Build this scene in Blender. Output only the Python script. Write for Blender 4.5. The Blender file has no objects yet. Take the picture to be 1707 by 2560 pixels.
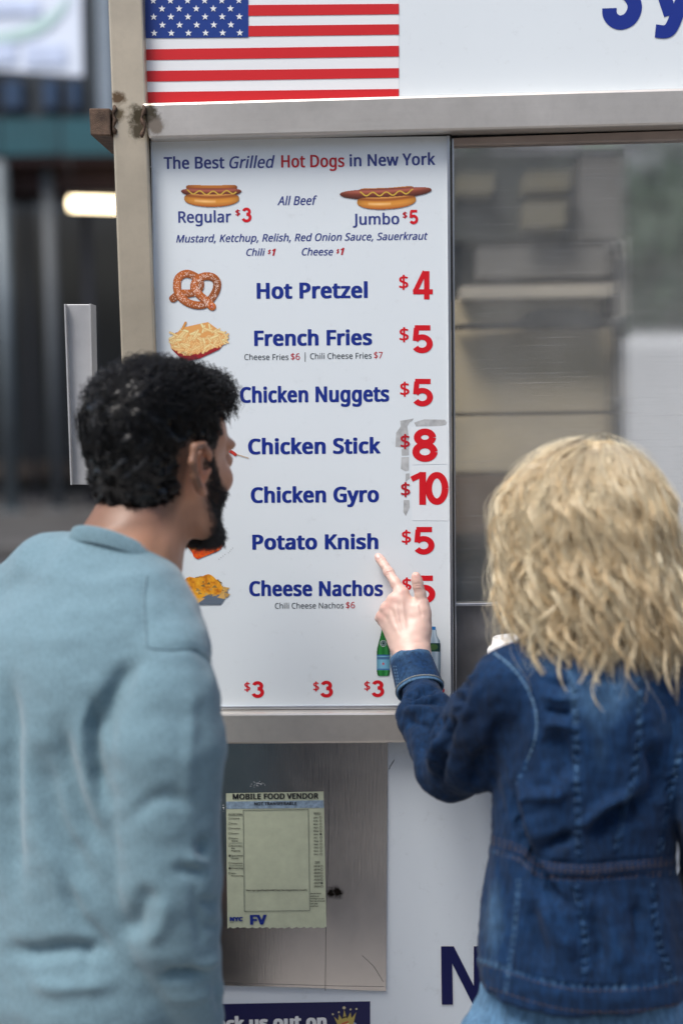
import bpy, math, random, os
import numpy as np
from mathutils import Vector, Matrix
from mathutils.bvhtree import BVHTree
sc = bpy.context.scene
col = sc.collection
rnd = random.Random(7)
rng = np.random.default_rng(11)
R = math.radians

# ------------------------------------------------------------ camera
FP = 50 / 24 * 1707                      # focal length in photo pixels
PITCH, YAW, ROLL = R(4.6), R(-0.8), 0.016
CAM = Vector((0.0, -2.13, 1.70))
Fw = Vector((math.sin(YAW) * math.cos(PITCH), math.cos(YAW) * math.cos(PITCH), -math.sin(PITCH)))
R0 = Fw.cross(Vector((0, 0, 1))).normalized()
U0 = R0.cross(Fw)
Rt = R0 * math.cos(ROLL) - U0 * math.sin(ROLL)
Up = R0 * math.sin(ROLL) + U0 * math.cos(ROLL)
cam = bpy.data.cameras.new('camera')
camo = bpy.data.objects.new('camera', cam)
col.objects.link(camo)
camo.matrix_world = Matrix(((Rt.x, Up.x, -Fw.x, CAM.x), (Rt.y, Up.y, -Fw.y, CAM.y), (Rt.z, Up.z, -Fw.z, CAM.z), (0, 0, 0, 1)))
cam.sensor_fit = 'HORIZONTAL'
cam.sensor_width = 24
cam.lens = 50
cam.clip_start = 0.05
cam.clip_end = 500
cam.dof.use_dof = True
cam.dof.focus_distance = 2.12
cam.dof.aperture_fstop = 1.75
sc.camera = camo

# ------------------------------------------------------------ world, sun, exposure
SUN_EL, SUN_AZ = R(60), R(222)
w = bpy.data.worlds.new('World')
sc.world = w
w.use_nodes = True
nt = w.node_tree
bg = nt.nodes['Background']
sky = nt.nodes.new('ShaderNodeTexSky')
sky.sky_type = 'NISHITA'
sky.sun_disc = False
sky.sun_elevation = SUN_EL
sky.sun_rotation = SUN_AZ
sky.air_density = 1.0
sky.dust_density = 3.5
sky.ozone_density = 1.2
nt.links.new(sky.outputs[0], bg.inputs[0])
bg.inputs[1].default_value = 0.10
sun = bpy.data.lights.new('sun', 'SUN')
sun.energy = 1.7
sun.angle = R(24)
sun.color = (1.0, 0.975, 0.94)
suno = bpy.data.objects.new('sun', sun)
col.objects.link(suno)
sd = Vector((math.sin(SUN_AZ) * math.cos(SUN_EL), math.cos(SUN_AZ) * math.cos(SUN_EL), math.sin(SUN_EL)))
suno.rotation_euler = sd.to_track_quat('Z', 'Y').to_euler()
vs = sc.view_settings
sc.display_settings.display_device = 'sRGB'
vs.view_transform = 'Standard'
vs.look = 'None'
vs.gamma = 1
vs.exposure = 0.98
vs.use_curve_mapping = False
sc.cycles.use_denoising = True
sc.cycles.max_bounces = 8
sc.cycles.transparent_max_bounces = 12


# ------------------------------------------------------------ geometry helpers
def U(px, py, Y=0.0):
    """point on the plane y=Y that the photo shows at pixel px, py"""
    d = Fw + Rt * ((px - 853.5) / FP) - Up * ((py - 1280) / FP)
    return CAM + d * ((Y - CAM.y) / d.y)


FwA, RtA, UpA, CA = (np.array(v) for v in (Fw, Rt, Up, CAM))


def UN(pts, Y=None):
    """many (px, py[, Y]) rows to world points"""
    p = np.asarray(pts, float)
    yy = p[:, 2] if p.shape[1] > 2 else np.full(len(p), Y)
    d = FwA + RtA * ((p[:, 0:1] - 853.5) / FP) - UpA * ((p[:, 1:2] - 1280) / FP)
    return CA + d * ((yy - CA[1]) / d[:, 1])[:, None]


def PX(v):
    d = np.asarray(v) - CA
    z = d @ FwA
    return 853.5 + FP * (d @ RtA) / z, 1280 - FP * (d @ UpA) / z


def SC(Y):
    return (Y - CAM.y) / FP


def lin(c):
    c = np.asarray(c, float) / 255
    return np.where(c <= 0.04045, c / 12.92, ((c + 0.055) / 1.055) ** 2.4)


def tag(o, label=None, cat=None, group=None, kind=None):
    for k, v in (('label', label), ('category', cat), ('group', group), ('kind', kind)):
        if v:
            o[k] = v
    return o


def empty(name, loc=(0, 0, 0), **k):
    o = bpy.data.objects.new(name, None)
    col.objects.link(o)
    o.location = loc
    bpy.context.view_layer.update()
    return tag(o, **k)


def link(name, me, mat=None, parent=None):
    o = bpy.data.objects.new(name, me)
    col.objects.link(o)
    if mat is not None:
        me.materials.append(mat)
    if parent is not None:
        o.parent = parent
        o.matrix_parent_inverse = parent.matrix_world.inverted()
    return o


def mesh(name, verts, faces, mat=None, parent=None, smooth=False, colors=None):
    me = bpy.data.meshes.new(name)
    v = np.asarray(verts, np.float32)
    if isinstance(faces, np.ndarray):
        n = faces.shape[1]
        me.vertices.add(len(v))
        me.vertices.foreach_set('co', v.ravel())
        me.loops.add(faces.size)
        me.loops.foreach_set('vertex_index', faces.astype(np.int32).ravel())
        me.polygons.add(len(faces))
        me.polygons.foreach_set('loop_start', np.arange(0, faces.size, n, dtype=np.int32))
        me.polygons.foreach_set('loop_total', np.full(len(faces), n, np.int32))
        me.update(calc_edges=True)
    else:
        me.from_pydata([tuple(x) for x in v], [], faces)
        me.update()
    if smooth:
        me.polygons.foreach_set('use_smooth', np.ones(len(me.polygons), bool))
    if colors is not None:
        a = me.color_attributes.new('tint', 'FLOAT_COLOR', 'POINT')
        c = np.ones((len(v), 4), np.float32)
        c[:, :3] = colors
        a.data.foreach_set('color', c.ravel())
    return link(name, me, mat, parent)


def hexa(name, f, b, mat, parent, bevel=0.0):
    """solid from four front points (tl, tr, br, bl) and four back points"""
    o = mesh(name, list(f) + list(b), [(0, 3, 2, 1), (4, 5, 6, 7), (0, 1, 5, 4), (1, 2, 6, 5), (2, 3, 7, 6), (3, 0, 4, 7)], mat, parent)
    if bevel:
        m = o.modifiers.new('bevel', 'BEVEL')
        m.width = bevel
        m.segments = 2
    return o


def plate(name, q, Y, depth, mat, parent, bevel=0.0):
    """slab whose front face is the pixel quad q (tl, tr, br, bl) on plane Y, `depth` thick going away"""
    f = [U(x, y, Y) for x, y in q]
    b = [v + Vector((0, depth, 0)) for v in f]
    return hexa(name, f, b, mat, parent, bevel)


def box(name, lo, hi, mat, parent=None, bevel=0.0):
    x0, y0, z0 = lo
    x1, y1, z1 = hi
    f = [(x0, y0, z1), (x1, y0, z1), (x1, y0, z0), (x0, y0, z0)]
    b = [(x0, y1, z1), (x1, y1, z1), (x1, y1, z0), (x0, y1, z0)]
    return hexa(name, f, b, mat, parent, bevel)


def tube_arrays(paths, rad, sides=3, closed_caps=True):
    """paths (N, K, 3), rad (N, K) -> verts, quads: every path a thin tube"""
    N, K, _ = paths.shape
    t = np.gradient(paths, axis=1)
    t /= np.linalg.norm(t, axis=2, keepdims=True) + 1e-9
    ref = np.where(np.abs(t[:, :, 2:3]) > 0.9, np.array([1.0, 0, 0]), np.array([0, 0, 1.0]))
    a = np.cross(t, ref)
    a /= np.linalg.norm(a, axis=2, keepdims=True) + 1e-9
    b = np.cross(t, a)
    ang = np.arange(sides) * 2 * np.pi / sides
    v = paths[:, :, None, :] + rad[:, :, None, None] * (a[:, :, None, :] * np.cos(ang)[None, None, :, None] + b[:, :, None, :] * np.sin(ang)[None, None, :, None])
    idx = np.arange(N * K * sides).reshape(N, K, sides)
    q = np.stack([idx[:, :-1, :], np.roll(idx, -1, 2)[:, :-1, :], np.roll(idx, -1, 2)[:, 1:, :], idx[:, 1:, :]], -1)
    return v.reshape(-1, 3), q.reshape(-1, 4)


def tube(name, pts, rad, mat, parent=None, sides=10, smooth=True):
    p = np.asarray(pts, float)[None]
    r = np.broadcast_to(np.asarray(rad, float), (len(pts),))[None]
    v, q = tube_arrays(p, r, sides)
    n = len(v)
    c0, c1 = p[0, 0], p[0, -1]
    v = np.vstack([v, c0, c1])
    fs = [tuple(x) for x in q] + [(i, n, (i + 1) % sides) for i in range(sides)] + [(n - sides + (i + 1) % sides, n + 1, n - sides + i) for i in range(sides)]
    return mesh(name, v, fs, mat, parent, smooth)


def lathe(name, prof, base, mat, parent=None, seg=32, cap=True):
    vs_, fs = [], []
    for r, z in prof:
        for i in range(seg):
            a = 2 * math.pi * i / seg
            vs_.append((base[0] + r * math.cos(a), base[1] + r * math.sin(a), base[2] + z))
    for k in range(len(prof) - 1):
        for i in range(seg):
            j = (i + 1) % seg
            fs.append((k * seg + i, k * seg + j, (k + 1) * seg + j, (k + 1) * seg + i))
    if cap:
        fs.append(tuple(range(seg))[::-1])
        fs.append(tuple((len(prof) - 1) * seg + i for i in range(seg)))
    return mesh(name, vs_, fs, mat, parent, True)


# ------------------------------------------------------------ materials
def nodes(name):
    m = bpy.data.materials.new(name)
    m.use_nodes = True
    t = m.node_tree
    return m, t, t.nodes['Principled BSDF'], t.nodes['Material Output']


def nn(t, kind, **k):
    n = t.nodes.new(kind)
    for a, v in k.items():
        setattr(n, a, v)
    return n


def coords(t, scale=(1, 1, 1), rot=(0, 0, 0)):
    g = nn(t, 'ShaderNodeTexCoord')
    m = nn(t, 'ShaderNodeMapping')
    m.inputs['Scale'].default_value = scale
    m.inputs['Rotation'].default_value = rot
    t.links.new(g.outputs['Object'], m.inputs[0])
    return m.outputs[0]


def noise(t, vec, scale, detail=4, rough=0.6, dist=0.0):
    n = nn(t, 'ShaderNodeTexNoise')
    n.inputs['Scale'].default_value = scale
    n.inputs['Detail'].default_value = detail
    n.inputs['Roughness'].default_value = rough
    n.inputs['Distortion'].default_value = dist
    t.links.new(vec, n.inputs['Vector'])
    return n.outputs[0]


def ramp(t, fac, stops):
    r = nn(t, 'ShaderNodeValToRGB')
    e = r.color_ramp.elements
    while len(e) < len(stops):
        e.new(0.5)
    for i, (p, c) in enumerate(stops):
        e[i].position = p
        c = (c, c, c) if isinstance(c, (int, float)) else c
        e[i].color = (*c, 1)
    t.links.new(fac, r.inputs[0])
    return r.outputs[0]


def bump(t, h, strength, dist, bsdf, prev=None):
    b = nn(t, 'ShaderNodeBump')
    b.inputs['Strength'].default_value = strength
    b.inputs['Distance'].default_value = dist
    t.links.new(h, b.inputs['Height'])
    if prev is not None:
        t.links.new(prev, b.inputs['Normal'])
    t.links.new(b.outputs[0], bsdf.inputs['Normal'])
    return b.outputs[0]


def mix(t, fac, a, b, mode='MIX'):
    n = nn(t, 'ShaderNodeMix', data_type='RGBA', blend_type=mode)
    for s, v in ((n.inputs[0], fac), (n.inputs[6], a), (n.inputs[7], b)):
        if isinstance(v, (int, float)):
            s.default_value = v
        elif isinstance(v, tuple):
            s.default_value = (*v, 1)
        else:
            t.links.new(v, s)
    return n.outputs[2]


def flat(name, c, rough=0.6, metal=0.0, var=0.12, scale=8, spec=0.5, bmp=0.0, coat=0.0):
    m, t, b, o = nodes(name)
    vec = coords(t)
    f = noise(t, vec, scale, 5)
    c1 = tuple(max(0, x * (1 - var)) for x in c)
    c2 = tuple(min(1, x * (1 + var)) for x in c)
    t.links.new(ramp(t, f, [(0.3, c1), (0.7, c2)]), b.inputs['Base Color'])
    b.inputs['Roughness'].default_value = rough
    b.inputs['Metallic'].default_value = metal
    b.inputs['Specular IOR Level'].default_value = spec
    b.inputs['Coat Weight'].default_value = coat
    if bmp:
        bump(t, noise(t, vec, scale * 12, 4), bmp, 0.002, b)
    return m


def steel(name, c=(0.62, 0.58, 0.53), rough=(0.28, 0.45), grain=(6, 6, 220), stain=0.25, marks=None, scr=0.15):
    """brushed stainless: grain along the part, smudges, scratches, weld scorch at given points"""
    m, t, b, o = nodes(name)
    b.inputs['Metallic'].default_value = 1.0
    g = noise(t, coords(t, grain), 4, 3, 0.7)
    s = noise(t, coords(t), 5.5, 6, 0.65, 0.4)
    s2 = noise(t, coords(t), 60, 4, 0.7)
    cc = ramp(t, s, [(0.25, tuple(x * (1 - stain * .5) for x in c)), (0.6, c), (0.8, tuple(min(1, x * 1.12) for x in c))])
    cc = mix(t, 0.06, cc, ramp(t, s2, [(0.35, 0.25), (0.55, 1.0)]), 'MULTIPLY')
    rr = ramp(t, s, [(0.3, rough[0]), (0.75, rough[1])])
    t.links.new(rr, b.inputs['Roughness'])
    if marks:
        for (p, rad, dark) in marks:
            geo = nn(t, 'ShaderNodeNewGeometry')
            d = nn(t, 'ShaderNodeVectorMath', operation='DISTANCE')
            t.links.new(geo.outputs['Position'], d.inputs[0])
            d.inputs[1].default_value = p
            nz = noise(t, coords(t), 55, 5, 0.7)
            a = nn(t, 'ShaderNodeMath', operation='MULTIPLY_ADD')
            t.links.new(nz, a.inputs[0])
            a.inputs[1].default_value = -rad * 3.4
            pl = nn(t, 'ShaderNodeMath', operation='ADD')
            t.links.new(d.outputs['Value'], pl.inputs[0])
            pl.inputs[1].default_value = rad * 1.05
            t.links.new(pl.outputs[0], a.inputs[2])
            mk = ramp(t, a.outputs[0], [(0.0, 1.0), (max(0.002, rad * 0.9), 0.0)])
            cc = mix(t, mk, cc, dark)
    t.links.new(cc, b.inputs['Base Color'])
    n1 = bump(t, g, scr, 0.0006, b)
    bump(t, s, 0.03, 0.004, b, n1)
    b.inputs['Anisotropic'].default_value = 0.3
    return m


def gloss_paint(name, c, rough=0.35, var=0.04, dirt=0.1):
    m, t, b, o = nodes(name)
    v = coords(t)
    f = noise(t, v, 3.0, 6, 0.6)
    d = noise(t, v, 45, 6, 0.75)
    cc = ramp(t, f, [(0.3, tuple(x * (1 - var) for x in c)), (0.7, c)])
    cc = mix(t, dirt, cc, ramp(t, d, [(0.28, (0.35, 0.33, 0.3)), (0.42, (1, 1, 1))]), 'MULTIPLY')
    t.links.new(cc, b.inputs['Base Color'])
    b.inputs['Roughness'].default_value = rough
    bump(t, noise(t, v, 220, 2), 0.03, 0.0005, b)
    return m


def vcol(name, rough=0.4, grain=0.0, scale=200):
    m, t, b, o = nodes(name)
    a = nn(t, 'ShaderNodeAttribute', attribute_name='tint')
    cc = a.outputs[0]
    if grain:
        cc = mix(t, grain, cc, ramp(t, noise(t, coords(t), scale, 3), [(0.3, 0.4), (0.7, 1.4)]), 'MULTIPLY')
    t.links.new(cc, b.inputs['Base Color'])
    b.inputs['Roughness'].default_value = rough
    return m


def emis(name, c, s):
    m, t, b, o = nodes(name)
    b.inputs['Emission Color'].default_value = (*c, 1)
    b.inputs['Emission Strength'].default_value = s
    b.inputs['Base Color'].default_value = (*c, 1)
    return m


M = {}
M['print'] = vcol('printed_picture', 0.4)
M['white'] = gloss_paint('white_panel', (0.71, 0.765, 0.79), 0.32, dirt=.14)
M['white2'] = gloss_paint('white_panel_low', (0.68, 0.74, 0.79), 0.45, dirt=0.16)
M['sticker'] = gloss_paint('white_sticker', (0.78, 0.80, 0.81), 0.3, dirt=0.03)
M['blue'] = gloss_paint('print_blue', tuple(lin((14, 42, 132))), 0.4, dirt=0.05)
M['blue2'] = gloss_paint('print_violet_blue', tuple(lin((50, 62, 128))), 0.4, dirt=0.05)
M['navy'] = gloss_paint('print_navy', tuple(lin((4, 10, 72))), 0.45, dirt=0.05)
M['red'] = gloss_paint('print_red', tuple(lin((206, 14, 30))), 0.4, dirt=0.05)
M['red2'] = gloss_paint('print_dark_red', tuple(lin((178, 24, 38))), 0.4, dirt=0.05)
M['ink'] = flat('print_ink', (0.012, 0.012, 0.016), 0.5)
M['greyink'] = flat('print_grey_ink', (0.035, 0.045, 0.055), 0.5)
M['flagred'] = gloss_paint('flag_red', tuple(lin((200, 26, 32))), 0.4, dirt=0.05)
M['flagblue'] = gloss_paint('flag_blue', tuple(lin((12, 52, 130))), 0.4, dirt=0.05)
M['tape'] = flat('grey_tape_residue', (0.42, 0.43, 0.43), 0.5, var=0.25, scale=70)
M['rubber'] = flat('black_gasket', (0.012, 0.012, 0.012), 0.7)
M['alu'] = steel('aluminium_trim', (0.66, 0.68, 0.72), (0.3, 0.4), (8, 8, 60), 0.12)
M['post'] = steel('brushed_steel_post', (0.58, 0.505, 0.385), (0.38, 0.5), (60, 60, 3), 0.28, marks=[
    (tuple(U(296, 245, -.02)), 0.008, (0.14, 0.09, 0.05)), (tuple(U(293, 285, -.02)), 0.009, (0.16, 0.12, 0.07)),
    (tuple(U(345, 290, -.02)), 0.013, (0.07, 0.055, 0.03)), (tuple(U(346, 325, -.02)), 0.010, (0.10, 0.08, 0.05))])
M['rail'] = steel('brushed_steel_rail', (0.66, 0.62, 0.565), (0.3, 0.42), (3, 60, 60), 0.15, marks=[
    (tuple(U(372, 290, -.028)), 0.013, (0.09, 0.075, 0.05)), (tuple(U(392, 318, -.028)), 0.010, (0.3, 0.25, 0.2))])
for k_, v_ in (('post', .62), ('rail', .68)):
    M[k_].node_tree.nodes['Principled BSDF'].inputs['Metallic'].default_value = v_
M['panel'] = steel('scratched_steel_sheet', (0.66, 0.63, 0.59), (0.16, 0.26), (90, 90, 5), 0.15, marks=[
    (tuple(U(826, 2232, .01)), 0.006, (0.03, 0.025, 0.02)), (tuple(U(845, 2230, .01)), 0.006, (0.03, 0.025, 0.02))])
M['darksteel'] = steel('dark_brushed_steel', (0.26, 0.26, 0.27), (0.35, 0.5), (50, 50, 4), 0.4, scr=0.5)
M['rust'] = flat('rusty_weld', (0.10, 0.065, 0.045), 0.55, 0.6, 0.6, 60, bmp=0.8)
M['galv'] = steel('galvanised_bar', (0.50, 0.505, 0.51), (0.45, 0.6), (50, 50, 3), 0.25)
M['galv'].node_tree.nodes['Principled BSDF'].inputs['Metallic'].default_value = 0.55


# ------------------------------------------------------------ lettering: font outline -> thickened flat letters
FD = os.path.join(bpy.utils.resource_path('LOCAL'), 'datafiles', 'fonts')
try:
    NOTO = bpy.data.fonts.load(os.path.join(FD, 'NotoSansHebrew-Regular.woff2'))
except Exception:
    NOTO = None
_tc = bpy.data.curves.new('outline', 'FONT')
_tc.fill_mode = 'NONE'
_tc.resolution_u = 4
if NOTO:
    _tc.font = NOTO
_to = bpy.data.objects.new('outline', _tc)
col.objects.link(_to)


def outline(body, shear=0.0, sp=1.0):
    _tc.body = body
    _tc.shear = shear
    _tc.space_character = sp
    me = bpy.data.meshes.new_from_object(_to)
    v = np.array([x.co[:2] for x in me.vertices])
    e = np.array([x.vertices[:] for x in me.edges])
    bpy.data.meshes.remove(me)
    return v, e


_hv, _ = outline('H')
CAPH = float(_hv[:, 1].max())


def contour(phi, x0, y0, hx, hy):
    """filled region phi<0 on a grid -> verts, faces"""
    ins = phi < 0
    ny, nx = phi.shape
    full = ins[:-1, :-1] & ins[1:, :-1] & ins[:-1, 1:] & ins[1:, 1:]
    anyi = ins[:-1, :-1] | ins[1:, :-1] | ins[:-1, 1:] | ins[1:, 1:]
    V, F = [], []
    for j in range(ny - 1):
        row = np.concatenate([[0], full[j].astype(np.int8), [0]])
        d = np.diff(row)
        for a, b in zip(np.where(d == 1)[0], np.where(d == -1)[0]):
            n = len(V)
            V += [(x0 + a * hx, y0 + j * hy), (x0 + b * hx, y0 + j * hy), (x0 + b * hx, y0 + (j + 1) * hy), (x0 + a * hx, y0 + (j + 1) * hy)]
            F.append((n, n + 1, n + 2, n + 3))
    js, is_ = np.where(anyi & ~full)
    P = phi.tolist()
    for j, i in zip(js.tolist(), is_.tolist()):
        c = [(i, j), (i + 1, j), (i + 1, j + 1), (i, j + 1)]
        f = [P[y][x] for x, y in c]
        poly = []
        for k in range(4):
            a, b = f[k], f[(k + 1) % 4]
            if a < 0:
                poly.append(c[k])
            if (a < 0) != (b < 0):
                s = a / (a - b)
                poly.append((c[k][0] + s * (c[(k + 1) % 4][0] - c[k][0]), c[k][1] + s * (c[(k + 1) % 4][1] - c[k][1])))
        if len(poly) > 2:
            n = len(V)
            V += [(x0 + x * hx, y0 + y * hy) for x, y in poly]
            F.append(tuple(range(n, n + len(poly))))
    return V, F


def letters(body, bold, px_cap, shear=0.0, sp=1.0, res=None):
    """flat letter polygons in font units, thickened by `bold` (fraction of cap height)"""
    v, e = outline(body, shear, sp)
    off = bold * CAPH
    h = CAPH / (res or min(60, max(14, px_cap * 1.25)))
    x0, y0 = v.min(0) - off - 2 * h
    x1, y1 = v.max(0) + off + 2 * h
    nx, ny = int((x1 - x0) / h) + 2, int((y1 - y0) / h) + 2
    D = np.full((ny, nx), 9.0)
    par = np.zeros((ny, nx), bool)
    m = off + 2.5 * h
    gx = x0 + np.arange(nx) * h
    gy = y0 + np.arange(ny) * h
    for a, b in v[e]:
        lo = np.minimum(a, b) - m
        hi = np.maximum(a, b) + m
        i0, i1 = max(0, int((lo[0] - x0) / h)), min(nx, int((hi[0] - x0) / h) + 2)
        j0, j1 = max(0, int((lo[1] - y0) / h)), min(ny, int((hi[1] - y0) / h) + 2)
        X, Y = np.meshgrid(gx[i0:i1] - a[0], gy[j0:j1] - a[1])
        d = b - a
        s = np.clip((X * d[0] + Y * d[1]) / (d @ d + 1e-12), 0, 1)
        D[j0:j1, i0:i1] = np.minimum(D[j0:j1, i0:i1], ((X - s * d[0]) ** 4 + ((Y - s * d[1]) * 1.9) ** 4) ** 0.25)
        ya, yb = (a[1], b[1]) if a[1] < b[1] else (b[1], a[1])
        js = np.where((gy >= ya) & (gy < yb))[0]
        for j in js:
            xc = a[0] + (gy[j] - a[1]) / (b[1] - a[1]) * (b[0] - a[0])
            par[j, max(0, int(math.ceil((xc - x0) / h))):] ^= True
    phi = np.where(par, -D, D) - off
    return contour(phi, x0, y0, h, h)


_lc = {}


def text(body, x0, x1, y0, cap, mat, parent, y1=None, bold=0.06, shear=0.0, Y=-0.0003, sp=1.0, name='lettering'):
    sp = sp + bold * .9
    """lettering whose ink runs from pixel x0 to x1, baseline y0 (left) to y1 (right), capitals `cap` pixels high"""
    y1 = y0 if y1 is None else y1
    key = (body, bold, round(cap), shear, sp)
    if key not in _lc:
        _lc[key] = letters(body, bold, cap, shear, sp)
    V, F = _lc[key]
    v = np.array(V)
    a, b = U(x0, y0, Y), U(x1, y1, Y)
    ux = (b - a)
    s = ux.length / (v[:, 0].max() - v[:, 0].min())
    ux.normalize()
    uy = Vector((-ux.z, 0, ux.x))
    sy = cap * SC(Y) / (CAPH * (1 + 2 * bold / 1.9))
    bl = bold / 1.9 * CAPH * sy
    xx = (v[:, 0] - v[:, 0].min()) * s
    yy = v[:, 1] * sy + bl
    W = np.array(a) + xx[:, None] * np.array(ux) + yy[:, None] * np.array(uy)
    return mesh(name, W, F, mat, parent)


def arc(cx, cy, rx, ry, a0, a1, n=22):
    return [(cx + rx * math.cos(R(a)), cy + ry * math.sin(R(a))) for a in np.linspace(a0, a1, n)]


GLYPH = {   # heavy grotesque figures as centre lines with square ends: (half stroke, points), height 1
    '5': [(.095, [(.105, .905), (.60, .905)]), (.085, [(.16, .90), (.125, .44)]), (.098, arc(.335, .335, .245, .24, 150, -148))],
    '3': [(.098, arc(.315, .715, .205, .19, 165, -90, 18)), (.098, arc(.315, .33, .25, .235, 90, -160))],
    '8': [(.098, arc(.34, .735, .205, .17, 0, 360, 26)), (.1, arc(.34, .3, .245, .205, 0, 360, 26))],
    '0': [(.1, arc(.34, .5, .245, .405, 0, 360, 34))],
    '1': [(.1, [(.38, 0), (.38, 1)]), (.085, [(.05, .78), (.36, .93)])],
    '4': [(.1, [(.50, 0), (.50, 1)]), (.09, [(.0, .27), (.72, .27)]), (.085, [(.43, .99), (.06, .25)])],
    '2': [(.095, arc(.33, .70, .22, .21, 170, -25, 18) + [(.10, .10)]), (.095, [(.04, .095), (.60, .095)])],
}


def figures(s, x0, x1, y, cap, mat, parent, Y=-.0003, gap=.06):
    V, F, ox = [], [], 0.0
    for ch in s:
        lo = min(p[0] for hw, pts in GLYPH[ch] for p in pts) - .09
        hi = max(p[0] for hw, pts in GLYPH[ch] for p in pts) + .09
        for li, (hw, pts) in enumerate(GLYPH[ch]):
            p = np.array(pts, float)
            t = np.gradient(p, axis=0)
            t /= np.linalg.norm(t, axis=1)[:, None]
            nrm = np.stack([-t[:, 1], t[:, 0]], 1) * hw
            n = len(V)
            for q, o in zip(p, nrm):
                V.append((q[0] + o[0] - lo + ox, q[1] + o[1], li))
                V.append((q[0] - o[0] - lo + ox, q[1] - o[1], li))
            F += [(n + 2 * i, n + 2 * i + 1, n + 2 * i + 3, n + 2 * i + 2) for i in range(len(p) - 1)]
        ox += hi - lo + gap
    wd = max(v[0] for v in V)
    P = [tuple(U(x0 + v[0] / wd * (x1 - x0), y - v[1] * cap, Y - v[2] * .00006)) for v in V]
    return mesh('numeral', P, F, mat, parent)


def quadp(name, q, Y, mat, parent, thick=0.0004):
    return plate(name, q, Y, thick, mat, parent)


# ------------------------------------------------------------ printed pictures, painted on fine flat grids
def noise2(X, Y, s, seed=0):
    r = np.random.default_rng(seed)
    g = r.random((64, 64))
    x, y = X / s, Y / s
    xi, yi = np.floor(x).astype(int), np.floor(y).astype(int)
    fx, fy = x - xi, y - yi
    fx, fy = fx * fx * (3 - 2 * fx), fy * fy * (3 - 2 * fy)
    a, b = g[yi % 64, xi % 64], g[yi % 64, (xi + 1) % 64]
    c, d = g[(yi + 1) % 64, xi % 64], g[(yi + 1) % 64, (xi + 1) % 64]
    return (a * (1 - fx) + b * fx) * (1 - fy) + (c * (1 - fx) + d * fx) * fy


class Paint:
    def __init__(s, x0, y0, x1, y1, step=1.2):
        s.nx, s.ny = int((x1 - x0) / step) + 1, int((y1 - y0) / step) + 1
        s.X, s.Y = np.meshgrid(x0 + np.arange(s.nx) * step, y0 + np.arange(s.ny) * step)
        s.C = np.ones((s.ny, s.nx, 3)) * 200
        s.A = np.zeros((s.ny, s.nx), bool)

    def put(s, mask, colr):
        c = np.broadcast_to(np.asarray(colr, float), s.C.shape)
        s.C[mask] = c[mask]
        s.A |= mask

    def poly(s, pts, colr):
        m = np.zeros(s.A.shape, bool)
        n = len(pts)
        for i in range(n):
            (xa, ya), (xb, yb) = pts[i], pts[(i + 1) % n]
            if ya == yb:
                continue
            c = ((s.Y >= min(ya, yb)) & (s.Y < max(ya, yb)))
            m ^= c & (s.X > xa + (s.Y - ya) / (yb - ya) * (xb - xa))
        s.put(m, colr)
        return m

    def stroke(s, pts, wid, fn):
        """wid: half width; fn(normalised distance 0..1, side) -> colour"""
        for (a, b) in zip(pts[:-1], pts[1:]):
            dx, dy = b[0] - a[0], b[1] - a[1]
            L = dx * dx + dy * dy + 1e-9
            t = np.clip(((s.X - a[0]) * dx + (s.Y - a[1]) * dy) / L, 0, 1)
            ex, ey = s.X - a[0] - t * dx, s.Y - a[1] - t * dy
            d = np.hypot(ex, ey) / wid
            s.put(d < 1, fn(d, -ey / wid, ex / wid))

    def build(s, name, Y, parent):
        k = s.A[:-1, :-1] & s.A[1:, :-1] & s.A[:-1, 1:] & s.A[1:, 1:]
        idx = np.arange(s.nx * s.ny).reshape(s.ny, s.nx)
        q = np.stack([idx[:-1, :-1], idx[1:, :-1], idx[1:, 1:], idx[:-1, 1:]], -1)[k]
        used = np.unique(q)
        mp = np.zeros(s.nx * s.ny, int)
        mp[used] = np.arange(len(used))
        P = UN(np.stack([s.X.ravel()[used], s.Y.ravel()[used]], 1), Y)
        return mesh(name, P, mp[q], M['print'], parent, False, lin(s.C.reshape(-1, 3)[used]))


def spline(pts, n=12):
    p = np.array(pts, float)
    q = np.vstack([2 * p[0] - p[1], p, 2 * p[-1] - p[-2]])
    out = []
    for i in range(1, len(q) - 2):
        for t in np.linspace(0, 1, n, endpoint=False):
            a, b, c, d = q[i - 1], q[i], q[i + 1], q[i + 2]
            out.append(0.5 * (2 * b + (c - a) * t + (2 * a - 5 * b + 4 * c - d) * t * t + (3 * b - a - 3 * c + d) * t ** 3))
    out.append(p[-1])
    return np.array(out)
# ============================================================ SETTING
asphalt = flat('asphalt', (0.055, 0.055, 0.058), 0.85, var=0.3, scale=3, bmp=0.6)
paving = flat('sidewalk_concrete', (0.30, 0.28, 0.26), 0.8, var=0.2, scale=2, bmp=0.4)
grd = mesh('ground', [(-120, -120, -0.15), (120, -120, -0.15), (120, 160, -0.15), (-120, 160, -0.15)], [(0, 1, 2, 3)], asphalt)
tag(grd, 'dark grey asphalt street', kind='structure')
sw = box('sidewalk', (-60, -3.4, -0.14), (60, 1.9, 0.0), paving, bevel=0.02)
tag(sw, 'grey concrete sidewalk in front of the cart', kind='structure')
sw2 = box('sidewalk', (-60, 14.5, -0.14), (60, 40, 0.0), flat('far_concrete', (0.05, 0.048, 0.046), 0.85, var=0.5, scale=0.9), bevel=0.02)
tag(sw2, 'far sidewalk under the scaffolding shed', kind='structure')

# ---- left background: sidewalk shed with teal fascia, poles, lit tube, dark storefront
dark = flat('dark_storefront', (0.012, 0.014, 0.014), 0.6, var=0.5, scale=0.5)
YS = 20.0


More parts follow.
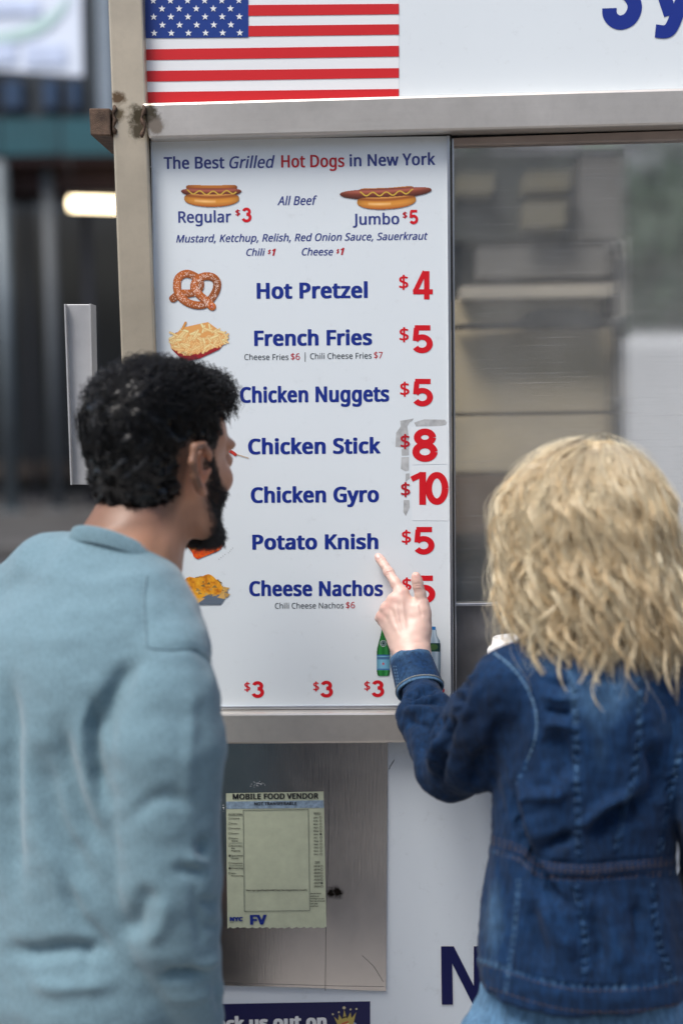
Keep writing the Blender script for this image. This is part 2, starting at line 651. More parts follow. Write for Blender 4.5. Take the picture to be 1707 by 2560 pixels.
def pxbox(name, x0, y0, x1, y1, Y, depth, mat, parent=None, bevel=0.0):
    a, b = U(x0, y0, Y), U(x1, y1, Y)
    return box(name, (min(a.x, b.x), Y, min(a.z, b.z)), (max(a.x, b.x), Y + depth, max(a.z, b.z)), mat, parent, bevel)


bld = empty('shop_building', (-6, 26, 0), label='dark shopfront building behind the teal scaffolding shed at the left', cat='building')
facm = flat('grey_facade', (0.018, 0.026, 0.034), 0.7, var=0.5, scale=0.35)
o = box('wall', (-22, 26, 0), (8, 34, 16), facm, bld)
o = box('ground_floor', (-22, 25.6, 0), (8, 26, 5.4), dark, bld)
blued = flat('window_blue', (0.02, 0.05, 0.11), 0.25, var=0.6, scale=0.4)
for k, (x0, x1) in enumerate(((-90, -20), (0, 62), (100, 150), (165, 205), (320, 400))):
    f = pxbox('window', x0, 195, x1, 275, 25.9, 0.09, M['rubber'], bld)
    pxbox('pane', x0 + 6, 200, x1 - 6, 268, 25.85, 0.04, blued, f)
pxbox('pier', 232, -300, 283, 292, 25.2, 0.38, flat('pier_stone', (0.24, 0.29, 0.34), 0.8), bld)
pxbox('pier', -160, -300, -110, 292, 25.2, 0.38, flat('pier_stone_two', (0.3, 0.36, 0.42), 0.8), bld)
pxbox('stair_rail', -60, 1158, 270, 1196, 25.0, 0.5, flat('planter_brown', (0.10, 0.075, 0.055), 0.9, var=0.7, scale=1.2), bld)

shed = empty('sidewalk_shed', (-5, YS, 0), label='scaffolding shed with a teal fascia board on grey poles behind the cart', cat='scaffolding')
teal = flat('teal_board', (0.008, 0.075, 0.095), 0.6, var=0.25, scale=0.8)
for i in range(-4, 3):
    pxbox('fascia_board', i * 150 + 2, 296, i * 150 + 148, 384, YS - 0.1, 0.06, teal, shed)
pxbox('deck', -700, 384, 480, 400, YS - 0.05, 4.5, flat('deck_plank', (0.03, 0.012, 0.012), 0.8), shed)
pxbox('beam', -700, 402, 480, 470, YS + 0.35, 0.25, flat('red_brown_beam', (0.022, 0.008, 0.008), 0.8), shed)
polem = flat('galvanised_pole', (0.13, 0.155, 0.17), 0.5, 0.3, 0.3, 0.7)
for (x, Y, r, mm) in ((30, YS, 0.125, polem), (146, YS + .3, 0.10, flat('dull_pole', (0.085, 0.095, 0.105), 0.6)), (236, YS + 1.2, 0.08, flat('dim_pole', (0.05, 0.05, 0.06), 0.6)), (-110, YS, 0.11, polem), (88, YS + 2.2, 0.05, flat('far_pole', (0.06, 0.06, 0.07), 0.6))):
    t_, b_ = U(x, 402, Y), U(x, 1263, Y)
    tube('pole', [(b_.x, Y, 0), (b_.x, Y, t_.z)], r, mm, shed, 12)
    box('base_plate', (b_.x - .2, Y - .2, 0), (b_.x + .2, Y + .2, 0.03), mm, shed)
lampo = empty('tube_lamp', tuple(U(240, 510, YS - .6)), label='lit fluorescent tube under the scaffolding shed, left of the steel post', cat='lamp')
a, b = U(176, 508, YS - .6), U(330, 513, YS - .6)
tube('diffuser', [tuple(a), tuple(b)], 0.085, emis('lit_tube', (1.0, 0.80, 0.50), 4.2), lampo, 16)
box('housing', (a.x - .05, YS - .66, a.z + .09), (b.x + .05, YS - .54, a.z + .13), M['rubber'], lampo)
for q in (a, b):
    tube('hanger', [(q.x, YS - .6, q.z + .13), (q.x, YS - .6, U(200, 400, YS).z)], 0.012, M['rubber'], lampo, 6)

# banner high at the left, green swoosh and pale blue print
ban = empty('hanging_banner', tuple(U(60, 80, 11)), label='white banner with a green swoosh and pale blue print at top left', cat='banner')
f = [U(-500, -300, 11), U(196, -300, 11), U(205, 188, 11), U(-500, 140, 11)]
hexa('board', f, [v + Vector((0, 0.06, 0)) for v in f], flat('banner_white', (0.74, 0.80, 0.90), 0.5, var=0.03), ban)
sw_ = spline([(-60, 85), (0, 92), (60, 80), (120, 52), (165, 5), (175, -40)])
P = UN(sw_, 10.985)
n = len(P)
wid = np.interp(np.arange(n), [0, n * .5, n - 1], [.03, .06, .03])
mesh('swoosh', np.vstack([P + [0, 0, 1] * wid[:, None], P - [0, 0, 1] * wid[:, None]]), [(i, i + 1, n + i + 1, n + i) for i in range(n - 1)], flat('banner_green', (0.50, 0.68, 0.64), 0.5), ban)
for (x0, y0, x1, y1) in ((-60, 2, 100, 32), (-60, 108, 40, 152), (62, 112, 165, 158)):
    pxbox('print_block', x0, y0, x1, y1, 10.98, 0.01, flat('banner_blue', (0.58, 0.66, 0.84), 0.5), ban)

# ---- opposite side of the street, seen only as reflections in steel and glass
opp = empty('stone_building', (0, -17, 0), label='tan stone building across the street, mirrored in the steel', cat='building')
tan = flat('tan_stone', (0.82, 0.71, 0.55), 0.85, var=0.15, scale=0.7)
box('wall', (-30, -24, -0.1), (34, -17, 8), tan, opp)
gl = flat('dark_glazing', (0.03, 0.035, 0.04), 0.15, var=0.3)
for i in range(-6, 7):
    for j in range(2):
        f = box('window', (i * 4.4 + 1, -17.04, 1.2 + j * 3.4), (i * 4.4 + 2.6, -16.98, 3.2 + j * 3.4), tan, opp)
        box('pane', (i * 4.4 + 1.08, -16.97, 1.28 + j * 3.4), (i * 4.4 + 2.52, -16.95, 3.12 + j * 3.4), gl, f)

mb = empty('added_dark_box', (-.42, -2.75, 0), label='dark blue street mailbox added out of view to darken the reflection in the lower steel sheet', cat='prop')  # unseen box added only so the lower steel mirrors a dark area
navyp = flat('dark_blue_enamel', (0.006, 0.018, 0.035), 0.4, var=.2, scale=3)
V, F = [], []
prof_ = [(-.30, .12), (-.30, .95)] + [(-.30 * math.cos(q), .95 + .26 * math.sin(q)) for q in np.linspace(.2, math.pi - .2, 12)] + [(.30, .95), (.30, .12)]
for x in (-.82, -.02):
    V += [(x, -2.75 + p, z) for p, z in prof_]
n = len(prof_)
mesh('box_body', V, [tuple(range(n)), tuple(range(n, 2 * n))[::-1]] + [(i, n + i, n + (i + 1) % n, (i + 1) % n) for i in range(n)], navyp, mb)
for x in (-.80, -.08):
    for y in (-3.03, -2.50):
        box('leg', (x, y, 0), (x + .04, y + .04, .12), navyp, mb)
box('drop_handle', (-.62, -2.445, .98), (-.22, -2.425, 1.0), M['galv'], mb)

# ============================================================ FOOD CART
cart = empty('food_cart', (0.1, 0.45, 0), label='steel street food cart with white menu board, flag sticker and service window', cat='food cart')
C = cart
# corner post: front face leans as in the photograph
f = [U(264, -160, -.02), U(351, -160, -.02), U(402, 1500, -.02), U(319, 1500, -.02)]
g = (f[3].x + f[2].x) / 2
post_f = [f[0], f[1], Vector((f[2].x + .012, -.02, 0.42)), Vector((f[3].x + .012, -.02, 0.42))]
hexa('corner_post', post_f, [v + Vector((0, .05, 0)) for v in post_f], M['post'], C, 0.003)
# header panel + flag
plate('header_panel', [(352, -160), (1900, -160), (1900, 232), (358, 272)], 0.0, 0.02, M['white'], C)
header = [o for o in bpy.data.objects if o.name == 'header_panel'][0]
flag = quadp('flag_sticker', [(361, -140), (997, -140), (997, 246), (366, 256)], -.0004, M['sticker'], header)
flag.name = 'flag_sticker'
ye = [(-8, -10), (8, 6), None]
H0 = [(-86.0, -97), (-33.0, -44), (13, 8), (66, 59), (122, 113), (176, 169), (229, 221)]   # red stripe tops left, right
H1 = [(-60.0, -70), (-8.0, -18), (41, 34), (93, 85), (149, 140), (203, 193), (256, 246)]
for i in range(7):
    lx = 620 if i < 4 else 365 + i * .2
    def yy(p, x):
        return p[0] + (p[1] - p[0]) * (x - 365) / (997 - 365)
    quadp('stripe', [(lx, yy(H0[i], lx)), (997, H0[i][1]), (997, H1[i][1]), (lx, yy(H1[i], lx))], -.0010, M['flagred'], flag)
quadp('canton', [(360, -140), (620, -140), (621, 92), (364, 94)], -.0012, M['flagblue'], flag)
V, F = [], []
for r_ in range(9):
    for c_ in range(6 if r_ % 2 == 0 else 5):
        cx = 385.5 + c_ * 42.8 + (0 if r_ % 2 == 0 else 21.2) - r_ * .6
        cy = 81.5 - r_ * 20.3 - (cx - 385) * .004
        n = len(V)
        for k in range(10):
            rr = 9.3 if k % 2 == 0 else 3.7
            an = k * math.pi / 5
            V.append(tuple(U(cx + rr * math.sin(an), cy - rr * math.cos(an), -.0018)))
        V.append(tuple(U(cx, cy, -.0018)))
        for k in range(10):
            F.append((n + 10, n + (k + 1) % 10, n + k))
mesh('stars', V, F, M['sticker'], flag)
def ribbon(pts, hw, Y, mat, parent, name='letter'):
    p = np.array(pts, float)
    t = np.gradient(p, axis=0)
    t /= np.linalg.norm(t, axis=1)[:, None]
    o = np.stack([-t[:, 1], t[:, 0]], 1) * hw
    n = len(p)
    P = UN(np.vstack([p + o, p - o]), Y)
    return mesh(name, P, [(i, n + i, n + i + 1, i + 1) for i in range(n - 1)], mat, parent)


ribbon(spline([(1590, -62), (1576, -86), (1552, -92), (1528, -80), (1524, -58), (1540, -38), (1566, -24), (1582, -6), (1586, 16), (1574, 40), (1552, 50), (1534, 44), (1524, 30), (1523, 14)]) + [0, 5], 18, -.0006, M['blue'], header)
ribbon([(1641, -70), (1676, 36)], 17, -.0006, M['blue'], header)
ribbon(spline([(1728, -70), (1704, 0), (1686, 50), (1674, 72), (1660, 78), (1638, 76)]), 16.5, -.0008, M['blue'], header)
# top rail of the opening
pr = [(354, 256), (1900, 213), (1900, 306), (372, 346)]
plate('upper_rail', pr, -.028, .05, M['rail'], C, 0.004)
# weld bead at the joint
bm_pts = [U(358 + 4 * math.sin(k * 1.3), 262 + k * 9, -.030) for k in range(10)]
tube('weld_bead', [tuple(p) for p in bm_pts], [0.0018 + 0.0010 * ((k * 7) % 3) for k in range(10)], M['rust'], C, 8)
tube('weld_bead', [tuple(U(285 + 3 * math.sin(k * 1.9), 262 + k * 9, -.021)) for k in range(9)], [0.0018 + 0.0010 * ((k * 5) % 3) for k in range(9)], M['rust'], C, 8)
# rusty tube stub welded to the left of the post
s0 = [U(222, 269, -.026), U(275, 269, -.026), U(277, 338, -.026), U(226, 337, -.026)]
hexa('bracket_stub', s0, [v + Vector((0.003, .16, 0)) for v in s0], M['rust'], C, 0.002)
hexa('bracket_arm', [v + Vector((.03, .03, 0.0)) for v in s0], [v + Vector((.05, .10, 0)) for v in s0], M['galv'], C, 0.002)

# push handle: angle bar left of the post with two arms going back to the post
hd = [U(164, 760, .03), U(227, 760, .03), U(236, 1212, .03), U(180, 1211, .03)]
ho = hexa('push_handle', hd, [v + Vector((0, .004, 0)) for v in hd], M['galv'], C, 0.001)
r1 = [U(227, 760, .03), U(231, 760, .03), U(240, 1212, .03), U(236, 1212, .03)]
hexa('flange', [v + Vector((0, -.012, 0)) for v in r1], [v + Vector((0, .03, 0)) for v in r1], M['galv'], ho, 0.0005)
r1 = [U(164, 761, .03), U(168, 761, .03), U(184, 1211, .03), U(180, 1211, .03)]
hexa('flange', [v + Vector((0, -.012, 0)) for v in r1], [v + Vector((0, -.001, 0)) for v in r1], M['galv'], ho, 0.0005)
for y in (985, 1150):
    a, b = U(210, y, .045), U(330, y, .045)
    box('handle_arm', (a.x, .036, a.z - .02), (b.x, .05, a.z), M['galv'], ho)

# ---- menu board
menu = plate('menu_board', [(376, 348), (1119, 338), (1129, 1764), (398, 1772)], 0.0, .018, M['white'], C)
for q, mm in ((((371, 347), (375, 347), (397, 1773), (393, 1773)), 'rubber'), (((377, 350), (380, 350), (400, 1770), (397, 1770)), 'alu'),
              (((1117, 338), (1124, 338), (1134, 1764), (1127, 1764)), 'alu'), (((1125.5, 338), (1129, 338), (1138, 1766), (1135, 1766)), 'rubber'),
              (((396, 1768), (1131, 1763), (1131, 1771), (396, 1775)), 'alu'), (((396, 1777), (1131, 1773), (1131, 1778), (396, 1781)), 'rubber'),
              (((370, 346), (1128, 335), (1128, 338.5), (370, 349.5)), 'rubber')):
    plate('trim', q, -.004 if mm == 'alu' else -.002, .006, M[mm], menu, 0.0004)
for (x, y) in ((378, 416), (386, 756), (757, 345)):
    c = U(x, y, -.005)
    lathe('rivet', [(0.0018, -.001), (0.0014, 0.001)], tuple(c), M['alu'], menu, 10)

B2, RD, R2 = M['blue2'], M['red'], M['red2']
K = .57                                     # zoom units of the survey crop -> photo pixels (820/1568)
k = 820 / 1568
def Z1(x): return 340 + x * k
# headline block
text('The Best', Z1(133), Z1(423), Z1(156), 29, B2, menu, Z1(153), bold=.046)
text('Grilled', Z1(446), Z1(664), Z1(153), 29, B2, menu, Z1(150), bold=.03, shear=.22)
text('Hot Dogs', Z1(694), Z1(996), Z1(149), 30, R2, menu, Z1(146), bold=.046)
text('in New York', Z1(1021), Z1(1430), Z1(144), 29, B2, menu, Z1(136), bold=.046)
text('Regular', Z1(202), Z1(455), Z1(413), 28, B2, menu, Z1(411), bold=.04)
text('$', Z1(475), Z1(498), Z1(380), 15, R2, menu, bold=.05)
figures('3', Z1(505), Z1(552), Z1(411), 37, RD, menu)
text('All Beef', Z1(676), Z1(866), Z1(329), 21.5, B2, menu, Z1(327), bold=.03, shear=.24)
text('Jumbo', Z1(1036), Z1(1258), Z1(423), 27, B2, menu, Z1(420), bold=.04)
text('$', Z1(1274), Z1(1296), Z1(391), 15, R2, menu, bold=.05)
figures('5', Z1(1305), Z1(1348), Z1(420), 36, RD, menu)
text('Mustard, Ketchup, Relish, Red Onion Sauce, Sauerkraut', Z1(192), Z1(1394), Z1(508), 18.5, B2, menu, Z1(494), bold=.03, shear=.24)
text('Chili', Z1(527), Z1(617), Z1(571), 17.5, B2, menu, bold=.03, shear=.24)
text('$', Z1(630), Z1(645), Z1(563), 11, R2, menu, bold=.04, shear=.2)
text('1', Z1(650), Z1(668), Z1(571), 17.5, R2, menu, bold=.07, shear=.24)
text('Cheese', Z1(792), Z1(942), Z1(569), 18, B2, menu, bold=.03, shear=.24)
text('$', Z1(957), Z1(972), Z1(560), 11, R2, menu, bold=.04, shear=.2)
text('1', Z1(977), Z1(996), Z1(567), 17.5, R2, menu, bold=.07, shear=.24)
BL = M['blue']


def Z2(y): return 900 + y * k
def Z3(y): return 1350 + y * k


def item(s, x0, x1, y, cap=39, y1=None):
    text(s, Z1(x0), Z1(x1), y, cap, BL, menu, y1, bold=.072)


def price(n, xd, yd, x0, x1, y, cap=70):
    text('$', Z1(xd), Z1(xd + 44), yd, 33, RD, menu, bold=.03)
    figures(n, Z1(x0), Z1(x1), y, cap, RD, menu)


item('Hot Pretzel', 577, 1107, Z1(777), 39, Z1(773))
item('French Fries', 565, 1128, Z1(1003), 38, Z1(998))
price('4', 1257, Z1(730), 1312, 1418, Z1(780), 71)
price('5', 1259, Z1(980), 1318, 1418, Z1(1037), 70)
text('Cheese Fries', Z1(518), Z1(729), Z1(1070), 14.5, M['greyink'], menu, bold=.012)
text('$6', Z1(740), Z1(783), Z1(1069), 16, R2, menu, bold=.012)
text('|', Z1(806.5), Z1(810), Z1(1068), 17, M['greyink'], menu, bold=.01)
text('Chili Cheese Fries', Z1(832), Z1(1126), Z1(1066), 14.5, M['greyink'], menu, Z1(1063), bold=.012)
text('$7', Z1(1137), Z1(1178), Z1(1062), 16, R2, menu, bold=.012)
item('Chicken Nuggets', 497, 1210, Z2(204), 39, Z2(198))
item('Chicken Stick', 536, 1168, Z2(451), 39, Z2(446))
item('Chicken Gyro', 549, 1161, Z2(683), 39, Z2(679))
item('Potato Knish', 556, 1158, Z2(907), 38, Z2(904))
item('Cheese Nachos', 541, 1180, Z2(1129), 38, Z2(1129))
price('5', 1262, Z2(170), 1320, 1419, Z2(221), 69)
price('5', 1270, Z2(878), 1326, 1426, Z2(930), 69)
price('5', 1272, Z3(245), 1330, 1430, Z3(304), 70)
text('Chili Cheese Nachos', Z1(664), Z1(992), Z3(329), 14.5, M['greyink'], menu, Z3(327), bold=.012)
text('$6', Z1(1003), Z1(1046), Z3(327), 16, R2, menu, bold=.012)
for xd, x0, x1, y in ((518, 552, 612, 756), (847, 880, 941, 754), (1091, 1125, 1186, 752)):
    text('$', Z1(xd), Z1(xd + 28), Z3(y - 32), 23, RD, menu, bold=.03)
    figures('3', Z1(x0), Z1(x1), Z3(y), 42, RD, menu)
figures('2', 1094, 1111, 1745, 26, RD, menu)
M['patch'] = gloss_paint('price_patch_white', (0.745, 0.79, 0.81), 0.34, dirt=.12)
# price patches of newer, whiter sticker with grey tape residue round them
for q in (((1027, 1068), (1117, 1064), (1120, 1160), (1029, 1162)), ((1028, 1165), (1119, 1163), (1121, 1302), (1030, 1301))):
    quadp('price_patch', q, -.0003, M['patch'], menu, .0002)
tp = [[(1035, 1056), (1060, 1048), (1112, 1049), (1117, 1056), (1114, 1062), (1092, 1066), (1062, 1065), (1040, 1066)],
      [(1000, 1052), (1034, 1046), (1030, 1052), (1006, 1066), (1003, 1082)], [(990, 1082), (1004, 1062), (1024, 1054), (1018, 1066), (1022, 1100), (1010, 1118), (988, 1117)],
      [(1003, 1122), (1022, 1118), (1022, 1138), (1004, 1139)], [(1003, 1143), (1022, 1142), (1022, 1176), (1013, 1178), (1002, 1172)],
      [(1014, 1184), (1023, 1183), (1024, 1196), (1013, 1205)], [(1009, 1250), (1023, 1250), (1024, 1268), (1014, 1290), (1008, 1280)]]
for pl in tp:
    P = [tuple(U(x, y, -.0002)) for x, y in pl]
    mesh('tape_residue', P, [tuple(range(len(P)))[::-1]], M['tape'], menu)
text('$', 1001, 1024, Z2(420), 33, R2, menu, bold=.03, Y=-.0006)
figures('8', Z1(1322), Z1(1441), Z2(486), 83, RD, menu, Y=-.0006)
text('$', 1002, 1025, Z2(650), 33, R2, menu, bold=.03, Y=-.0006)
figures('10', Z1(1302), Z1(1493), Z2(692), 82, RD, menu, Y=-.0006, gap=.0)


# ---- printed food pictures
def L3(t, *cs):
    """piecewise colour ramp"""
    p = np.linspace(0, 1, len(cs))
    return np.stack([np.interp(t, p, [c[i] for c in cs]) for i in range(3)], -1)


def hotdog(cx, cyb, hwb, cxs, cys, hws, tilt=0.0, hs=11.5):
    P = Paint(min(cx - hwb, cxs - hws) - 4, cys - 32, max(cx + hwb, cxs + hws) + 4, cyb + 26, 0.9)
    X, Y = P.X, P.Y + (P.X - cx) * tilt

    def blob(x0, y0, hw, hh, bend, n, cols, hl=False):
        u = (X - x0) / hw
        v = (Y - (y0 - bend * (u * u - .35))) / hh
        m = np.abs(u) ** n + np.abs(v) ** n < 1
        c = L3(np.clip((v + 1) / 2, 0, 1), *cols)
        c = c * (1 - .22 * np.abs(u[..., None]) ** 5)
        if hl:
            g = np.exp(-((v - .1) / .22) ** 2) * ((u > -.62) & (u < .15)) * (1 - np.abs(u + .25) * .9)
            c = c + g[..., None] * np.array([30, 50, 70])
        P.put(m, c)
    blob(cx, cyb - 28, hwb * .93, 11, 6.5, 2.8, [(205, 135, 60), (170, 90, 40), (120, 60, 40)])
    blob(cxs, cys, hws, hs, 4.5, 2.4, [(120, 62, 48), (182, 100, 82), (128, 62, 44), (92, 44, 34), (70, 34, 28)])
    xs = np.linspace(cx - hwb * .88, cx + hwb * .88, 70)
    uu = (xs - cx) / hwb
    ys = cys + 1.5 - 4.5 * uu ** 2 + 4.6 * np.sin((xs - xs[0]) / 33.5 * 2 * np.pi - 1.1) - (xs - cx) * tilt
    P.stroke(list(zip(xs, ys)), 1.7, lambda d, s, q: L3(d, (232, 205, 90), (190, 150, 50)))
    blob(cx, cyb, hwb, 15.5, 6.5, 3.0, [(235, 170, 90), (150, 82, 36), (214, 140, 52), (222, 150, 62), (200, 125, 50), (165, 90, 40)], True)
    P.build('hot_dog_picture', -.0008, menu)


hotdog(529, 499, 69, 528, 480, 76)
hotdog(966, 505, 74, 964, 482, 115, tilt=.05, hs=14)

# pretzel
P = Paint(422, 668, 560, 782, 0.8)
pk = 240 / 1568
pz = [(215, 690), (330, 612), (500, 605), (625, 550), (655, 450), (600, 350), (440, 285), (310, 345), (275, 480), (310, 630), (420, 740), (570, 795), (720, 790), (830, 700), (915, 560), (930, 430), (870, 350), (760, 325), (640, 360), (565, 450), (570, 555), (665, 650), (760, 735), (850, 825)]
sp_ = spline([(400 + x * pk, 640 + y * pk) for x, y in pz], 10)
rs = np.random.default_rng(3)


def pcol(d, s, q):
    c = L3(np.clip(d, 0, 1), (150, 52, 22), (178, 72, 28), (205, 115, 48), (150, 80, 38))
    return c * (1.0 + .18 * np.clip(s, -1, 1))[..., None]


for i in range(0, len(sp_) - 1, 6):
    P.stroke([tuple(p) for p in sp_[i:i + 8]], 10.4, pcol)
for i in range(420):
    p = sp_[rs.integers(0, len(sp_))] + rs.normal(0, 3.6, 2)
    m = np.hypot(P.X - p[0], P.Y - p[1]) < .9
    P.put(m & P.A, (240, 215, 200))
P.build('pretzel_picture', -.0008, menu)

# fries in a red tray
P = Paint(418, 798, 576, 904, 0.9)
P.poly([(421, 848), (430, 874), (460, 905), (500, 896), (548, 874), (574, 843), (520, 820), (440, 830)], (150, 30, 40))
P.poly([(422, 845), (440, 833), (455, 818), (520, 804), (572, 842), (556, 862), (520, 875), (470, 889), (448, 882), (426, 862)], (222, 160, 92))
rs = np.random.default_rng(5)
cen = np.array([492, 848])
for i in range(170):
    t = i / 170
    p = np.array([rs.uniform(428, 565), 0])
    lo, hi = np.interp(p[0], [422, 440, 465, 520, 572], [842, 828, 812, 806, 838]), np.interp(p[0], [422, 440, 470, 520, 572], [856, 875, 886, 874, 846])
    p[1] = hi - (hi - lo) * (rs.random() * (.4 + .6 * t))
    an = rs.choice([-1.0, -.5, .3, .45, -1.2, 1.0]) + rs.normal(0, .25)
    L = rs.uniform(8, 22)
    d = np.array([math.cos(an), math.sin(an)]) * L / 2
    q0, q1 = np.clip(p - d, [424, 804], [570, 886]), np.clip(p + d, [424, 804], [570, 886])
    pale = np.clip(.35 + .5 * t + rs.normal(0, .15), 0, 1) * np.interp(p[1], [810, 885], [1.1, .7])
    c0 = np.array([232, 168, 100]) * (1 - pale) + np.array([236, 226, 170]) * pale
    P.stroke([tuple(q0), tuple(q1)], rs.uniform(2.5, 3.4), lambda d, s, q, c0=c0: L3(d, c0 * 1.03, c0 * .97, c0 * [.90, .76, .62]))
P.stroke([(456, 822), (464, 806)], 3.4, lambda d, s, q: L3(d, (222, 160, 80), (190, 120, 55)))
P.build('french_fries_picture', -.0008, menu)

# knish with a bite, nachos, chicken stick tip
P = Paint(440, 1300, 565, 1402, 0.9)
m = P.poly([(520, 1305), (546, 1312), (545, 1332), (551, 1350), (560, 1356), (553, 1372), (545, 1378), (494, 1399), (483, 1392), (480, 1382), (466, 1364), (455, 1340), (470, 1315)], (232, 130, 40))
nz = noise2(P.X, P.Y, 6, 1) * .6 + noise2(P.X, P.Y, 2.5, 2) * .4
cc = L3(nz, (196, 70, 22), (232, 120, 34), (240, 176, 52))
edge = (P.Y - (1378 + (1352 - 1378) * (P.X - 470) / 90)) > 0
cc = np.where(edge[..., None], cc * [.95, .66, .6], cc)
P.put(m, cc)
P.build('potato_knish_picture', -.0008, menu)
P = Paint(434, 1424, 580, 1514, 0.9)
P.poly([(447, 1492), (571, 1478), (569, 1488), (552, 1513), (463, 1513)], (96, 108, 122))
P.poly([(452, 1492), (500, 1496), (497, 1511), (466, 1511)], (112, 124, 136))
rs = np.random.default_rng(8)
for i in range(46):
    an = rs.uniform(-.2, math.pi + .2)
    x, y = 507 + 62 * math.cos(an) * rs.uniform(.7, 1), 1484 - 48 * abs(math.sin(an)) * rs.uniform(.5, 1) + rs.uniform(-4, 12)
    r_ = rs.uniform(8, 15)
    a0 = rs.uniform(0, 6.28)
    c = np.array([214, 170, 96]) * rs.uniform(.55, 1.08)
    P.poly([(np.clip(x + r_ * math.cos(a0 + j * 2.2), 437, 577), np.clip(y + r_ * .7 * math.sin(a0 + j * 2.2), 1427, 1505)) for j in range(3)], c)
m = ((P.X - 506) / 50) ** 2 + ((P.Y - 1466 + 5 * np.sin(P.X / 9)) / 27) ** 2 < 1
nz = noise2(P.X, P.Y, 9, 4) * .6 + noise2(P.X, P.Y, 4, 5) * .4
P.put(m, L3(nz, (168, 92, 22), (222, 150, 34), (232, 172, 48)))
for i in range(12):
    x, y = rs.uniform(470, 560), rs.uniform(1455, 1500)
    r_ = rs.uniform(4, 9)
    a0 = rs.uniform(0, 6.28)
    P.poly([(x + r_ * math.cos(a0 + j * 2.2), y + r_ * .6 * math.sin(a0 + j * 2.2)) for j in range(3)], np.array([222, 178, 100]) * rs.uniform(.5, 1.05))
P.poly([(478, 1496), (512, 1496), (492, 1511)], (214, 168, 92))
P.build('nachos_picture', -.0008, menu)
P = Paint(540, 1115, 625, 1150, 0.7)
P.stroke([(586, 1134), (621, 1145)], 1.4, lambda d, s, q: L3(d, (205, 175, 140), (150, 115, 85)))
P.stroke([(560, 1122), (580, 1130), (588, 1136)], 4.5, lambda d, s, q: L3(d, (205, 60, 50), (150, 40, 30)))
P.build('chicken_stick_picture', -.0008, menu)
P = Paint(520, 1220, 562, 1275, 0.9)
P.stroke([(530, 1262), (548, 1255), (556, 1252)], 5, lambda d, s, q: L3(d, (200, 60, 60), (225, 150, 140)))
P.build('gyro_picture', -.0008, menu)

# bottles
P = Paint(936, 1560, 980, 1696, 0.8)
prof = [(1562, 5), (1578, 5), (1592, 8), (1606, 12), (1622, 16), (1634, 17), (1678, 17), (1688, 15), (1692, 12)]
cx = 958
hw = np.interp(P.Y, [p[0] for p in prof], [p[1] for p in prof])
u = (P.X - cx) / hw
m = (np.abs(u) < 1) & (P.Y < 1691)
P.put(m, L3((u + 1) / 2, (16, 66, 30), (44, 140, 62), (24, 104, 44), (60, 150, 80), (14, 60, 30)))
P.put(m & (P.Y > 1637) & (P.Y < 1676), L3((u + 1) / 2, (90, 140, 165), (120, 180, 205), (110, 170, 200), (90, 140, 160)))
P.put(m & (P.Y > 1637) & (P.Y < 1640), (40, 80, 150))
P.put(m & (P.Y > 1672) & (P.Y < 1675), (40, 80, 150))
P.put(m & (P.Y > 1643) & (P.Y < 1649), (70, 110, 150))
P.poly([(cx + (4.5 if j % 2 == 0 else 2) * math.sin(j * math.pi / 5), 1660 - (4.5 if j % 2 == 0 else 2) * math.cos(j * math.pi / 5)) for j in range(10)], (205, 60, 66))
rr = np.hypot(P.X - cx, P.Y - 1609)
P.put(rr < 8, (215, 225, 225))
P.put(rr < 7, (24, 60, 60))
P.put(rr < 5, (150, 175, 175))
P.put((rr < 3.5), (24, 60, 60))
P.build('green_bottle_picture', -.0008, menu)
P = Paint(1066, 1562, 1106, 1720, 0.8)
cx = 1083.5
prof = [(1566, 5), (1574, 5), (1575, 7), (1582, 7), (1590, 9), (1600, 15), (1608, 17), (1716, 17)]
hw = np.interp(P.Y, [p[0] for p in prof], [p[1] for p in prof])
u = (P.X - cx) / hw
m = (np.abs(u) < 1) & (P.Y < 1716) & (P.Y > 1566)
P.put(m, L3((u + 1) / 2, (84, 110, 130), (186, 204, 218), (150, 175, 195), (196, 212, 224), (84, 110, 130)))
P.put(m & (P.Y < 1575), (30, 110, 175))
P.put(m & (P.Y > 1608) & (P.Y < 1630), L3((u + 1) / 2, (20, 50, 55), (34, 80, 60), (20, 50, 60)))
P.put(m & (np.hypot((P.X - cx) / 11, (P.Y - 1618) / 7) < 1), (70, 105, 60))
P.build('water_bottle_picture', -.0008, menu)
rs = np.random.default_rng(4)
mk = [tuple(U(x + dx, y + dy, -.0009)) for x, y in [(546 + i * 5 if i < 4 else 556 + i * 3.4, 1398 - i * 4) for i in range(8)] for dx, dy in ((0, 0), (2.2, -.8), (2.6, 1.4))]
mesh('ink_scribble', mk, [(3 * i, 3 * i + 2, 3 * i + 1) for i in range(8)], M['greyink'], menu)
P = Paint(490, 1560, 512, 1584, 1.2)
P.poly([(490, 1568), (507, 1568), (507, 1582), (490, 1582)], (150, 120, 150))
P.build('drink_picture', -.0008, menu)

# ---- lower rail, panels
plate('lower_rail', [(380, 1784), (1900, 1776), (1900, 1852), (380, 1863)], -.022, .05, M['rail'], C, 0.004)
plate('lower_panel', [(330, 1850), (1900, 1840), (1900, 2900), (330, 2900)], 0.012, .02, M['white2'], C)
lowp = bpy.data.objects['lower_panel']
shq = [(330, 1862), (969, 1856), (965, 2479), (900, 2477), (760, 2470), (560, 2465), (330, 2462)]
P0 = [U(x, y, .0085) for x, y in shq]
n = len(P0)
mesh('steel_sheet', [tuple(v) for v in P0] + [tuple(v + Vector((0, .003, 0))) for v in P0], [tuple(range(n))[::-1]] + [(i, (i + 1) % n, n + (i + 1) % n, n + i) for i in range(n)], M['panel'], C)
shet = bpy.data.objects['steel_sheet']
